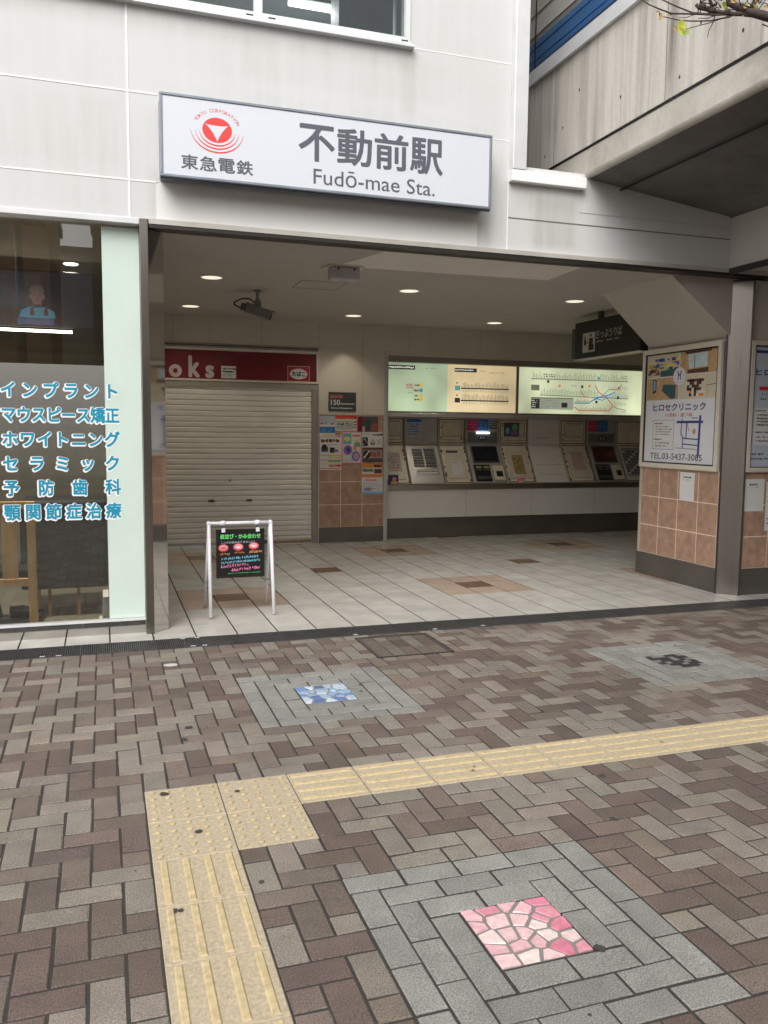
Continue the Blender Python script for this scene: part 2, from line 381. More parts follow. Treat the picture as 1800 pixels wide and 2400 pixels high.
def paver(i, j, w, h, c):
    dz = rp.uniform(-.0008, .0008)
    k0 = len(pv.v)
    pv.cham(gx(i) + GAP, gx(i + w) - GAP, gy(j) + GAP, gy(j + h) - GAP, -.012, dz, .0032, M_PAVE, c)
    a, b = rp.gauss(0, .0011), rp.gauss(0, .0011); tx, ty = rp.gauss(0, .0045), rp.gauss(0, .0045); mx_, my_ = gx(i + w / 2), gy(j + h / 2); cr = rp.gauss(0, .006)
    for v in pv.v[k0:]:                       # each block sits a little askew, its corners knocked about
        q = v.x - mx_, v.y - my_
        v.x += a - q[1] * cr + rp.gauss(0, .0005); v.y += b + q[0] * cr + rp.gauss(0, .0005)
        if v.z > -.011: v.z += q[0] * tx + q[1] * ty
    for v in pv.v[k0 + 8:]:
        if rp.random() < .10:                 # a chipped corner
            f = rp.uniform(.02, .09); v.x += (mx_ - v.x) * f; v.y += (my_ - v.y) * f; v.z -= .002
for i in range(-42, 90):
    for j in range(-44, 29):
        if excl(i, j): continue
        d = (i - j) % 4; c = brown()
        if d == 3: paver(i, j, 1 if excl(i + 1, j) else 2, 1, c)
        elif d == 0 and excl(i - 1, j): paver(i, j, 1, 1, c)
        elif d == 2: paver(i, j, 1, 1 if (excl(i, j + 1) or j + 1 >= 29) else 2, c)
        elif d == 1 and excl(i, j - 1): paver(i, j, 1, 1, c)
for a, b in SQ:                               # grey squares: three pinwheel rings of blocks
    for r in range(3):
        n = 9 - 2 * r; x0, y0 = a + r, b + r; q = (n - 1) // 2
        for k in range(q):
            paver(x0 + 2 * k, y0 + n - 1, 2, 1, grey()); paver(x0 + 1 + 2 * k, y0, 2, 1, grey())
            paver(x0, y0 + 2 * k, 1, 2, grey()); paver(x0 + n - 1, y0 + 1 + 2 * k, 1, 2, grey())
for i in range(5):                            # blocks inside the manhole frame
    for j in (0, 2): paver(16 + i, 23 + j, 1, 2, tuple(v * .8 for v in brown()))
    paver(16 + i, 27, 1, 1, tuple(v * .8 for v in brown()))
pave = pv.build('brick_pavement', kind='structure')
sp = MB(); rs = random.Random(5)
for (x, y, r) in [(.31, 3.05, .016), (.47, 2.64, .014), (.20, 2.545, .012), (.18, 2.55, .016), (1.345, 1.985, .02), (.50, 3.36, .013), (.345, 4.02, .02), (.38, 4.18, .02), (1.42, 4.62, .016), (1.385, 4.5, .014), (2.05, 3.05, .022), (1.55, 3.3, .012), (1.86, 2.68, .02), (.21, 3.42, .02), (2.55, 3.3, .012)]:
    k = sp.add([(x + r * (.6 + .5 * rs.random()) * math.cos(t * .7), y + r * (.6 + .5 * rs.random()) * math.sin(t * .7), .0012 + (.004 if (0 < x - OX < .3 or 3.18 < y < 3.48) else 0)) for t in range(9)])
    sp.face(range(k, k + 9), mat('gum_stain', (.05, .043, .04), .8))
for _ in range(150):                          # grit and old gum all over the pavement
    x, y, r = rs.uniform(-3, 7), rs.uniform(.5, 5.7), .002 + .007 * rs.random() ** 3
    k = sp.add([(x + r * (.6 + .5 * rs.random()) * math.cos(t * .9), y + r * (.6 + .5 * rs.random()) * math.sin(t * .9), .0022 + (.005 if (0 < x - OX < .6 or 3.16 < y < 3.49) else 0)) for t in range(7)])
    sp.face(range(k, k + 7), mat('gum_stain', (.05, .043, .04), .8) if rs.random() < .7 else mat('grit_pale', (.32, .30, .26), .8))
sp.build('gum_stain', kind='stuff')
sp = MB(); k = sp.add([(.38 + .045 * (1 + .2 * math.sin(3 * t)) * math.cos(t * .5), 5.36 + .035 * math.sin(t * .5), .0015) for t in range(12)]); sp.face(range(k, k + 12), mat('pale_stain', (.5, .49, .46), .8)); sp.build('pale_stain', kind='stuff')

# tactile tiles
def tact_tile(kind):
    m = MB(); e = .0016
    m.cham(e, 3 * U - e, e, 3 * U - e, -.012, .001, .003, M_TACT)
    if kind == 'dots':
        for a in range(5):
            for b in range(5):
                x, y = (a + .5) * .3 * U * 2, (b + .5) * .3 * U * 2
                m.tube([(x, y, .001), (x, y, .004), (x, y, .0052)], .0125, M_TACT2, 14, .0065)
    else:
        for a in range(4):
            y = (a + .5) * 3 * U / 4; w = .013
            k = m.add([(.012, y - w, .001), (3 * U - .012, y - w, .001), (3 * U - .012, y + w, .001), (.012, y + w, .001),
                       (.016, y - w * .62, .0056), (3 * U - .016, y - w * .62, .0056), (3 * U - .016, y + w * .62, .0056), (.016, y + w * .62, .0056)])
            for q in ((0, 1, 5, 4), (1, 2, 6, 5), (2, 3, 7, 6), (3, 0, 4, 7), (4, 5, 6, 7)): m.face([k + i for i in q], M_TACT2)
    return m
dots = tact_tile('dots').build('tactile_tile', label='yellow dotted tactile tile at the corner of the strip, one of four', cat='tactile tile', group='dotted tactile tiles at the corner')
bars = tact_tile('bars').build('tactile_tile', label='yellow ribbed tactile tile in the strip running off to the right', cat='tactile tile', group='ribbed tactile tiles of the strip to the right')
first = True
for i, j in ((0, 3), (3, 3), (0, 0), (3, 0)):
    o = dots if first else dots.copy(); first or COL.objects.link(o); first = False; o.location = (gx(i), gy(j), 0)
for k in range(18):
    o = bars if k == 0 else bars.copy(); k and COL.objects.link(o); o.location = (gx(6 + 3 * k), gy(3), 0)
for k in range(9):
    o = bars.copy(); COL.objects.link(o); o.rotation_euler = (0, 0, R(90)); o.location = (gx(3), gy(-3 - 3 * k), 0)
    o['label'] = 'yellow ribbed tactile tile in the strip running down towards the viewer'; o['group'] = 'ribbed tactile tiles of the strip to the viewer'

# mosaics: irregular shards inside a grout bed (Voronoi cells cut from a square)
def clip(poly, p, n):
    out = []
    for a, b in zip(poly, poly[1:] + poly[:1]):
        da, db = (a[0] - p[0]) * n[0] + (a[1] - p[1]) * n[1], (b[0] - p[0]) * n[0] + (b[1] - p[1]) * n[1]
        if da <= 0: out.append(a)
        if (da <= 0) != (db <= 0):
            t = da / (da - db); out.append((a[0] + (b[0] - a[0]) * t, a[1] + (b[1] - a[1]) * t))
    return out
def mosaic(i, j, cols, label, seed):
    rn = random.Random(seed); s = 3 * U - .006; x0, y0 = gx(i) + .003, gy(j) + .003
    t = thing('mosaic_panel', label, 'mosaic', (x0 + s / 2, y0 + s / 2, 0))
    b = MB(); b.box(x0, x0 + s, y0, y0 + s, -.011, -.001, mat('mosaic_grout', (.21, .195, .185), .85)); b.build('grout_bed', t)
    pts = [((a + .5 + rn.uniform(-.42, .42)) * s / 5, (b_ + .5 + rn.uniform(-.42, .42)) * s / 5) for a in range(5) for b_ in range(5)]
    sh = MB(); ms = mat('mosaic_glaze', attr=True, rough=.16, var=.22, scale=45)
    for p in pts:
        poly = [(0, 0), (s, 0), (s, s), (0, s)]
        for q in pts:
            if q is p: continue
            n = (q[0] - p[0], q[1] - p[1]); L = math.hypot(*n); n = (n[0] / L, n[1] / L)
            poly = clip(poly, (p[0] + n[0] * (L / 2 - .0056), p[1] + n[1] * (L / 2 - .0056)), n)
        if len(poly) < 3: continue
        c = cols[rn.randrange(len(cols))]; f = .92 + .16 * rn.random(); c = tuple(v * f for v in c)
        m_ = [sum(v[0] for v in poly) / len(poly), sum(v[1] for v in poly) / len(poly)]
        a = sh.add([(x0 + v[0], y0 + v[1], -.001) for v in poly]); hz, hx, hy = rn.uniform(.001, .0032), rn.gauss(0, .012), rn.gauss(0, .012); t_ = sh.add([(x0 + v[0] * .95 + m_[0] * .05 + rn.gauss(0, .0012), y0 + v[1] * .95 + m_[1] * .05 + rn.gauss(0, .0012), hz + (v[0] - m_[0]) * hx + (v[1] - m_[1]) * hy) for v in poly]); n_ = len(poly)
        sh.face(range(t_, t_ + n_), ms, c)
        for q in range(n_): sh.face((a + q, a + (q + 1) % n_, t_ + (q + 1) % n_, t_ + q), ms, c)
    sh.build('shards', t)
mosaic(9, -9, [(.72, .50, .50), (.70, .30, .36), (.76, .60, .57), (.74, .44, .47), (.66, .22, .30)], 'square mosaic of pink and rose shards set in grey paving in the foreground', 3)
mosaic(9, 15, [(.42, .52, .66), (.12, .2, .42), (.55, .62, .70), (.2, .32, .55), (.32, .46, .62)], 'square mosaic of blue and pale blue shards set in grey paving', 8)
em = MB(); x0, y0, s = gx(33) + .003, gy(15) + .003, 3 * U - .006
em.box(x0, x0 + s, y0, y0 + s, -.011, -.0005, mat('inlay_grey', (.2, .198, .188), .8, var=.2, scale=30))
PI_ = Pl((0, 0, 0), (1, 0, 0), (0, 1, 0), (0, 0, 1)); md = mat('inlay_dark', (.03, .03, .032), .75)
rn = random.Random(9); cs = .0475; ex, ey = x0 + (s - 6 * cs) / 2, y0 + (s - 6 * cs) / 2
for r_, row in enumerate(('X..XX.', 'XXX.XX', '.XX.X.', 'X.XX.X', '.XX.XX', '..XXX.')):
    for c_, v in enumerate(row):
        if v == 'X':
            a, b = ex + c_ * cs, ey + (5 - r_) * cs; em.ppoly(PI_, [(a + rn.uniform(-.006, .004), b + rn.uniform(-.006, .004)), (a + cs + rn.uniform(-.004, .006), b + rn.uniform(-.006, .004)), (a + cs + rn.uniform(-.004, .006), b + cs + rn.uniform(-.004, .006)), (a + rn.uniform(-.006, .004), b + cs + rn.uniform(-.004, .006))], .001 + .0001 * (c_ % 2) + .0002 * (r_ % 2), md)
em.build('emblem_slab', base=(x0 + s / 2, y0 + s / 2, 0), label='grey paving slab inlaid with a dark blocky emblem', cat='paving emblem')
mh = MB(); x0, x1, y0, y1 = gx(16), gx(21), gy(23), gy(28)
for e, a, m_ in ((0, .012, M_DKSTEEL), (.018, .01, mat('cast_iron', (.05, .045, .04), .6, .6))):
    p_ = (x0 - e - a, x1 + e + a, y0 - e - a, y1 + e + a)
    mh.box(p_[0], p_[1], p_[2], p_[2] + a, -.01, .003, m_); mh.box(p_[0], p_[1], p_[3] - a, p_[3], -.01, .003, m_)
    mh.box(p_[0], p_[0] + a, p_[2] + a, p_[3] - a, -.01, .003, m_); mh.box(p_[1] - a, p_[1], p_[2] + a, p_[3] - a, -.01, .003, m_)
mh.build('manhole_frame', base=((x0 + x1) / 2, (y0 + y1) / 2, 0), label='dark metal manhole frame filled with pavers beside the drain', cat='manhole')

# drain along the threshold
dr = thing('drain_grating', 'long slotted steel drain grating between the pavers and the white tiles', 'drain', (0, 5.9, 0))
MG = mat('galvanised_grate', (.17, .17, .168), .45, .7, var=.3, scale=12)
ch = MB(); ch.box(-5, 10, 5.768, 6.048, -.08, -.07, mat('drain_mud', (.006, .0055, .005), .95)); ch.box(-5, 10, 5.768, 5.776, -.07, .001, MG); ch.box(-5, 10, 6.040, 6.048, -.07, .001, MG); ch.build('channel', dr)
x = -4.99; gr = MB(); k = 0
while x < 9.98:
    if k % 50 == 49:
        gr.box(x, x + .008, 5.777, 6.039, -.03, .001, MG)
    else: gr.box(x + .002, x + .0062, 5.777, 6.039, -.03, .0005, MG)
    x += .0138; k += 1
for y in (5.83, 5.875, 5.935, 5.98): gr.box(-5, 10, y, y + .004, -.028, -.004, MG)
gr.build('bars', dr)
for x, y in ((-.42, 5.79), (-.32, 5.785), (.55, 5.79), (.63, 5.79), (1.72, 5.785), (2.35, 5.785), (2.75, 5.785), (.5, 6.015), (.6, 6.015)): tb = MB(); tb.box(x, x + .033, y, y + .014, .001, .003, M_ALU); tb.build('locking_clip', dr)

# hall floor
M_FLOOR = mat('floor_tile', attr=True, rough=.22, var=.16, scale=5, bump=.04, bscale=50)
ff = MB(); ff.box(-5, 10, 6.05, 12.2, -.02, -.0010, mat('floor_grout', (.03, .026, .022), 1., spec=.05)); rf = random.Random(3)
for i in range(-18, 32):
    x0 = .6165 + .2975 * i
    for j in range(-1, 20):
        y0, y1 = 6.08 + .3 * j, 6.38 + .3 * j
        if j == -1: continue
        if j == 0: y0 = 6.052
        c = (.54, .52, .475); f = .92 + .11 * rf.random()
        dx, dy = (i - 9) % 8, (j - 4) % 8
        ring = min(dx, 8 - dx) <= 1 and min(dy, 8 - dy) <= 1
        if (dx, dy) == (0, 0) or ((i - 13) % 8, (j - 8) % 8) == (0, 0) and j > 2: c = (.17, .095, .062)
        elif ring and j > 1: c = (.49, .375, .295)
        ff.cham(x0 + .0052, x0 + .2975 - .0052, y0 + .0022, y1 - .0022, -.008, 0, .0006, M_FLOOR, tuple(v * f for v in c))
ff.build('hall_floor', kind='structure')

# ------------------------------------------------------------------ station building shell
FY = 6.25
ST = thing('station_building', 'pale panelled station front with a wide open ticket hall below', 'station', (1.5, FY, 0))
P0 = front(FY)
w = MB()
w.box(-5, 3.13, FY, FY + .14, 2.957, 4.385, M_FACADE); w.box(-5, -3.2, FY, FY + .14, 4.385, 5.9, M_FACADE)
w.box(2.27, 3.13, FY, FY + .14, 4.385, 5.9, M_FACADE); w.box(-5, 3.13, FY, FY + .14, 5.9, 9, M_FACADE)
w.box(3.13, 9.8, FY + .001, FY + .14, 2.957, 3.62, M_FACADE)
w.box(2.98, 3.13, FY + .14, 14, 2.957, 9, M_FACADE)
w.build('facade_wall', ST)
w = MB(); w.pbox(P0, .395, 2.86, 2.9575, 3.212, 0, .003, M_FRESH); w.build('fascia_board', ST)
s = MB()
for a, b, c, e, d in ((-5, .41, 3.207, 3.217, .003), (-5, .41, 3.797, 3.807, .003), (2.9, 3.12, 3.799, 3.805, .002), (2.3, 3.12, 4.383, 4.39, .002), (.209, .221, 2.957, 4.37, .0035), (3.12, 3.128, 2.957, 3.486, .002)):
    s = MB(); s.pbox(P0, a, b, c, e, 0, d, M_SEAL); s.build('panel_joint', ST)
s = MB()
s = MB(); s.pbox(P0, 3.13, 9.8, 3.209, 3.217, -.001, .002, M_SEAM); s.build('dark_joint', ST); s = MB(); s.pbox(P0, 3.78, 9.8, 3.308, 3.312, -.001, .002, mat('faint_seam', (.5, .49, .46), .7)); s.build('dark_joint', ST)
s = MB(); s.box(3.131, 3.252, 6.185, 6.42, 3.5755, 9, M_ALU); s.build('corner_post', ST, bevel=.006)
s = MB(); s.box(3.124, 3.806, 6.19, 6.5, 3.487, 3.575, M_SEAL); s.build('wall_coping', ST, bevel=.004)
s = MB(); s.box(.34, 9.8, 6.222, 6.32, 2.922, 2.9565, mat('lintel_trim_pale', (.55, .52, .47), .5, .2, var=.15)); s.box(.34, 9.8, 6.226, 6.34, 2.896, 2.9215, M_BRONZE); s.build('lintel_trim', ST)
s = MB(); s.box(.3, 9.8, 6.341, 12.2, 2.89, 2.96, M_CEIL); s.build('hall_ceiling', ST)
s = MB(); PC = Pl((0, 0, 2.89), (1, 0, 0), (0, 1, 0), (0, 0, -1)); s.prism([(1.92, 7.05, 2.8895), (2.12, 6.345, 2.8895), (3.87, 6.345, 2.8895), (3.91, 6.98, 2.8895)], (0, 0, -.002), M_CEIL2); s.build('ceiling_patch', ST)  # thin trapezoid, paler than the ceiling around it
s = MB(); s.pframe(PC, 1.80, 2.245, 7.82, 8.265, .008, 0, .002, M_SEAM); s.build('ceiling_hatch', ST)
s = MB(); s.box(.3, .44, 6.40, 12.2, 0, 2.89, M_INWALL); s.build('side_wall', ST); s = MB(); s.box(9.7, 9.8, 6.4, 12.2, 0, 2.89, M_INWALL); s.build('side_wall', ST)
# back wall above and around shop and ticket counter
BY = 10.75; PB = front(BY)
s = MB(); s.box(.44, 9.7, BY, BY + .1, 2.56, 2.89, M_INWALL); s.box(2.695, 3.632, BY, BY + .1, 1.705, 2.56, M_INWALL); s.box(7.9, 9.7, BY, BY + .1, 0, 2.56, M_INWALL); s.box(3.632, 7.9, BY + .02, BY + .1, 2.505, 2.56, M_INWALL)
s.build('back_wall', ST)
for x in (2.70, 1.95, 1.30, .85, 3.30, 3.95, 5.0, 5.9, 6.8): s = MB(); s.pbox(PB, x - .0015, x + .0015, 1.71 if 3 < x < 3.6 else 2.57, 2.89, 0, .001, M_SEAM); s.build('wall_seam', ST)
def tiles(mb, p, us, vs, d=0.):
    mb.pbox(p, us[0], us[-1], vs[0], vs[-1], d - .02, d, M_MORTAR)
    for a, b in zip(us, us[1:]):
        for c, e in zip(vs, vs[1:]):
            mb.pbox(p, a + .0045, b - .0045, c + .0045, e - .0045, d, d + .001, M_TILE)
s = MB(); tiles(s, PB, (2.703, 3.003, 3.303, 3.603), (.205, .506, .813, 1.12, 1.427, 1.70), 0); s.build('tile_wainscot', ST)
s = MB(); s.pbox(PB, 2.703, 3.603, .0, .204, -.02, .012, M_DKSTEEL); s.build('skirting', ST, bevel=.002)
s = MB(); s.pbox(PB, 2.70, 3.606, 1.7005, 1.709, -.01, .008, mat('wall_bead', (.55, .5, .42), .5)); s.pbox(PB, 3.604, 3.632, 0, 2.56, -.02, .02, M_TRIM); s.pbox(PB, 2.6925, 2.7025, 0, 2.56, -.02, .006, M_TRIM); s.build('wall_edge_trim', ST)

# upstairs window
wd = MB(); WZ = 4.385
MW = M_WHITE
wd.box(-3.2, 2.27, FY - .012, FY + .09, 5.86, 5.9, M_ALU); wd.box(2.234, 2.27, FY - .012, FY + .09, 4.43, 5.86, M_ALU); wd.box(-3.2, -3.16, FY - .012, FY + .09, 4.43, 5.86, M_ALU)
wd.box(-3.25, 2.295, FY - .055, FY + .09, 4.372, 4.392, M_ALU); wd.box(-3.22, 2.28, FY - .03, FY + .09, 4.3925, 4.412, M_ALU); wd.box(-3.2, 2.27, FY - .012, FY + .09, 4.4125, 4.43, M_ALU)
win = wd.build('window', ST)
q = MB(); q.box(1.088, 1.15, FY + .004, FY + .05, 4.43, 5.86, M_ALU); q.box(-1.0, -.94, FY + .004, FY + .05, 4.43, 5.86, M_ALU); q.box(-3.16, 2.234, FY + .01, FY + .05, 4.4305, 4.462, M_ALU); q.build('sash', win)
q = MB(); q.box(-3.16, 2.234, FY + .03, FY + .034, 4.44, 5.86, glass('office_glass', (.80, .84, .84), ior=1.45)); q.build('pane', win)
for x in (1.03, 1.19, 2.20): q = MB(); q.box(x, x + .05, FY - .02, FY + .004, 4.413, 4.428, M_BLACK); q.build('stopper', win)
q = MB(); mr_ = mat('office_wall', (.42, .45, .46), .8); q.box(-3.2, 2.9, 10, 10.1, 4.3, 6.2, mr_); q.box(-3.3, -3.2, 6.45, 10, 4.3, 6.2, mr_); q.box(2.9, 2.98, 6.45, 10, 4.3, 6.2, mr_)
q.box(-3.2, 2.9, 6.45, 10, 4.28, 4.3, mr_); q.box(-3.2, 2.9, 6.45, 10, 6.2, 6.25, mat('office_ceiling', (.5, .52, .52), .9)); q.build('office_room', ST)
q = MB(); q.box(2.25, 2.8, 8.2, 8.5, 4.3, 5.9, mat('office_cabinet', (.10, .10, .085), .6)); q.build('cabinet', base=(2.5, 8.35, 4.3), label='dark cabinet behind the right edge of the upstairs window', cat='cabinet')
q = MB(); MLT = emitter('tube_light', (1, 1, .96), 5.)
tl = thing('tube_light', 'lit white tube light on the office ceiling seen through the upstairs window', 'ceiling light', (2.1, 9, 6.1))
q = MB(); q.box(1.92, 2.42, 8.97, 9.03, 5.95, 5.985, M_CHAR); q.box(2.15, 2.19, 8.99, 9.01, 5.985, 6.2, M_CHAR); q.build('housing', tl)
ld = bpy.data.lights.new('tube_lamp', 'AREA'); ld.shape = 'RECTANGLE'; ld.size = .46; ld.size_y = .05; ld.energy = 14; lo = bpy.data.objects.new('tube_lamp', ld); COL.objects.link(lo); lo.location = (2.17, 9, 5.86)
q = MB(); q.tube([(1.93, 9, 5.91), (2.41, 9, 5.91)], .035, MLT, 12); q.build('tube', tl)

# ------------------------------------------------------------------ right-hand pillar
PL = thing('corner_pillar', 'tiled corner pillar with steel corner post and sloping haunch up to the ceiling', 'pillar', (6.0, 6.9, 0))
XL, YB = 5.465, 7.62
s = MB(); s.prism([(XL + .02, 6.40, 0), (5.62, 6.28, 0), (9.7, 6.28, 0), (9.7, 6.6, 0), (8.0, YB - .01, 0), (XL + .02, YB - .01, 0)], (0, 0, 2.888), M_INWALL); s.build('core', PL)
PS = left(XL, YB)       # u runs from the back edge (0) to the street
s = MB(); tiles(s, PS, (0.02, .32, .617, .92, 1.20), (.235, .535, .838, 1.14), 0); s.build('side_tiles', PL)
PF = front(FY)
s = MB(); tiles(s, PF, (5.605, 5.905, 6.205, 6.505, 6.805, 7.1), (.25, .548, .843, 1.145), 0); s.build('front_tiles', PL)
s = MB(); s.pbox(PS, -.02, 1.235, 0, .233, -.02, .012, M_DKSTEEL); s.pbox(PF, 5.60, 9.7, 0, .248, -.02, .012, M_DKSTEEL); s.pbox(PS, -.012, .018, .2335, 2.36, -.02, .006, mat('edge_bead', (.45, .40, .33), .5)); s.build('base_plate', PL)
s = MB(); ca, cb = Vector((5.452, 6.372, 0)), Vector((5.585, 6.238, 0))
n_ = Vector((-(cb - ca).y, (cb - ca).x, 0)).normalized(); n_ = n_ if n_.y < 0 else -n_
s.prism([ca, cb, cb - n_ * .03, ca - n_ * .03], (0, 0, 2.87), M_STEEL); s.build('corner_post', PL)
s = MB()
for p_, e in ((ca, (cb - ca).normalized() * -.018), (cb, (cb - ca).normalized() * .018)): s.prism([p_ + n_ * .004, p_ + e + n_ * .004, p_ + e - n_ * .03, p_ - n_ * .03], (0, 0, 2.878), M_BRONZE)
s.prism([ca + Vector((0, 0, 2.8705)), cb + Vector((0, 0, 2.8705)), cb - n_ * .03 + Vector((0, 0, 2.8705)), ca - n_ * .03 + Vector((0, 0, 2.8705))], (0, 0, .018), M_BRONZE)
s.build('post_edging', PL)
s = MB(); s.prism([(4.80, 6.36, 2.8895), (XL + .019, 6.36, 2.375), (XL + .019, 6.36, 2.8895)], (0, 1.2, 0), mat('haunch_paint', (.50, .46, .40), .7, var=.05, scale=2)); hh = s.build('haunch', PL)
for v in hh.data.vertices:                      # the haunch's back edge leans in a little at the ceiling
    if v.co.y + 6.9 > 7 and v.co.x + 6 < 5: v.co.y -= .1

# advertising frames
def picture(mb, p, u0, u1, v0, v1, d, seed, cols, n=26):
    rn = random.Random(seed)
    for k in range(n):
        a, b = u0 + (u1 - u0) * rn.random() * .85, v0 + (v1 - v0) * rn.random() * .85
        w_, h_ = (u1 - u0) * (.06 + .2 * rn.random()), (v1 - v0) * (.06 + .25 * rn.random())
        mb.ppoly(p, [(a, b), (min(a + w_, u1), b), (min(a + w_, u1), min(b + h_, v1)), (a, min(b + h_, v1))], d + k * .00004, cols[rn.randrange(len(cols))])
MCR = mat('frame_cream', (.62, .57, .47), .45, var=.06)
ad = thing('advert_panel', 'framed clinic advert with room photos, map and phone number on the pillar side', 'advert', PS.at(.6, 1.15))
s = MB(); s.pframe(PS, -.005, 1.19, 1.145, 2.36, .048, 0, .03, MCR); s.build('frame', ad, bevel=.002)
s = MB(); s.pframe(PS, .0435, 1.1415, 1.1935, 2.3115, .012, 0, .026, M_BLACK); s.build('gasket', ad)
pa = MB(); MAD = mat('poster_white', (.66, .67, .70), .35, var=.03, coat=.3)
u0, u1, v0, v1 = .055, 1.13, 1.205, 2.30
pa.pbox(PS, u0, u1, v0, v1, 0, .012, MAD); D = .0125
vm = 1.838                                           # four room photographs above this line
wood = mat('photo_wood', (.52, .34, .17), .5, var=.25, scale=20); pale = mat('photo_pale', (.6, .53, .40), .5, var=.15, scale=12); teal = mat('photo_teal', (.035, .09, .11), .5); wind = mat('photo_window', (.5, .6, .62), .5, var=.15, scale=15)
for (a, b, c, e, m_) in ((u0 + .01, .575, 2.07, v1, pale), (.585, u1 - .005, 2.08, v1, wood), (u0 + .01, .575, vm, 2.062, wood), (.585, u1 - .005, vm, 2.072, pale)): pa.ppoly(PS, [(a, c), (b, c), (b, e), (a, e)], D, m_)
picture(pa, PS, u0 + .02, .57, 2.12, 2.26, D + .0003, 4, [M_YELL, M_BLUE, teal, M_GREEN, M_TAN, M_NAVY], 34); picture(pa, PS, u0 + .02, .28, 2.075, 2.16, D + .002, 6, [M_BRN, M_TAN, M_BLACK, M_CRIM], 22)
pa.ppoly(PS, [(.28, 2.075), (.56, 2.075), (.56, 2.15), (.28, 2.13)], D + .0031, teal)
pa.ppoly(PS, [(.72, 2.13), (.98, 2.14), (.98, 2.28), (.70, 2.27)], D + .0003, wind); pa.pline(PS, [(.80, 2.13), (.80, 2.25)], .012, D + .0006, M_INK); pa.ppoly(PS, [(.68, 2.27), (1.04, 2.28), (1.04, 2.298), (.64, 2.298)], D + .0007, M_BRN); pa.ppoly(PS, [(.70, 2.085), (1.0, 2.085), (1.0, 2.13), (.70, 2.12)], D + .0008, M_BRN)
pa.ppoly(PS, [(.33, 1.995), (.53, 1.985), (.53, 1.85), (.46, 1.845), (.31, 1.93)], D + .0004, teal); pa.ppoly(PS, [(.16, 2.05), (.22, 2.05), (.22, 1.92), (.16, 1.90)], D + .0005, M_BLACK); pa.ppoly(PS, [(.175, 2.04), (.205, 2.04), (.205, 1.94), (.175, 1.93)], D + .0007, M_SKYB)
rn = random.Random(2)
for a in range(7):
    for b in range(6):
        if rn.random() < .75: pa.ppoly(PS, [(.70 + a * .035, 1.86 + b * .028), (.735 + a * .035, 1.86 + b * .028), (.735 + a * .035, 1.888 + b * .028), (.70 + a * .035, 1.888 + b * .028)], D + .0005, [M_BLACK, M_BRN, M_PAPER, M_ORNG if b < 2 else M_BRN, M_BLACK][rn.randrange(5)])
pa.pline(PS, [(.99, 1.96), (1.12, 1.97)], .006, D + .0005, M_BRN); pa.pline(PS, [(.99, 1.84), (.99, 2.07)], .006, D + .0006, M_TAN)
pa.pell(PS, .585, 2.065, .095, .088, D + .004, MAD)
pa.pline(PS, [(.56, 2.11), (.575, 2.07), (.60, 2.085), (.612, 2.11)], .014, D + .0043, M_NAVY); pa.pline(PS, [(.575, 2.07), (.565, 2.035)], .012, D + .0044, M_NAVY); pa.pline(PS, [(.60, 2.085), (.605, 2.035)], .012, D + .0045, M_NAVY); pa.scrib(PS, .54, .64, 2.0, 2.012, 1, D + .0043, M_INK, 3)
pa.glyphs(PS, 'ヒロセクリニック', .18, 1.722, .985, 1.80, D, M_NAVY, bold=.03)
pa.glyphs(PS, '小児科・皮フ科', .38, 1.662, .80, 1.702, D, M_RED, bold=.02)
pa.pframe(PS, .19, .53, 1.335, 1.635, .004, .012, .0126, M_INK); pa.ppoly(PS, [(.20, 1.345), (.52, 1.345), (.52, 1.625), (.20, 1.625)], D + .0001, M_PAPER)
pa.scrib(PS, .215, .34, 1.585, 1.612, 1, D + .0004, M_BLACK, 4, .95, .7); pa.scrib(PS, .235, .50, 1.475, 1.578, 4, D + .0004, M_INK, 5, .85, .6); pa.scrib(PS, .215, .36, 1.425, 1.45, 1, D + .0004, M_BLACK, 6, .95, .7); pa.scrib(PS, .235, .48, 1.355, 1.415, 2, D + .0004, M_INK, 7, .85, .6)
pa.pline(PS, [(.58, 1.612), (.945, 1.612)], .024, D + .0002, M_NAVY); pa.pline(PS, [(.915, 1.66), (.905, 1.29)], .03, D + .0003, M_NAVY)
for L_ in ([(.65, 1.64), (.64, 1.50), (.67, 1.46), (.67, 1.36)], [(.72, 1.61), (.72, 1.45)]): pa.pline(PS, L_, .013, D + .0004, M_NAVY)
for L_ in ([(.67, 1.452), (.90, 1.442)], [(.67, 1.395), (.90, 1.385)]): pa.pline(PS, L_, .011, D + .0005, M_NAVY)
pa.pline(PS, [(.57, 1.355), (.90, 1.345)], .006, D + .0006, M_INK); pa.pline(PS, [(.73, 1.60), (.755, 1.53)], .008, D + .0006, M_RED); pa.pell(PS, .835, 1.52, .024, .026, D + .0006, M_TAN); pa.scrib(PS, .79, .89, 1.64, 1.66, 1, D + .0006, M_NAVY, 8, 1, .8); pa.scrib(PS, .70, .84, 1.342, 1.358, 1, D + .0009, M_INK, 9)
pa.glyphs(PS, 'TEL.03-5437-3085', .16, 1.235, .965, 1.298, D, M_CHAR, bold=.012)
pa.build('poster', ad)
ad2 = thing('advert_panel', 'framed clinic advert on the pillar front, cut by the right edge of the photo', 'advert', (6.1, FY, 1.15))
s = MB(); s.pframe(PF, 5.593, 6.72, 1.15, 2.345, .042, 0, .03, MCR); s.build('frame', ad2, bevel=.002)
s = MB(); s.pframe(PF, 5.6355, 6.6775, 1.1925, 2.3025, .008, 0, .026, M_BLACK); s.build('gasket', ad2)
pa = MB(); pa.pbox(PF, 5.6425, 6.67, 1.2, 2.295, 0, .012, mat('poster_grey', (.50, .53, .60), .35, var=.03, coat=.3))
pa.ppoly(PF, [(5.66, 2.235), (5.81, 2.235), (5.81, 2.262), (5.66, 2.262)], D, M_NAVY)
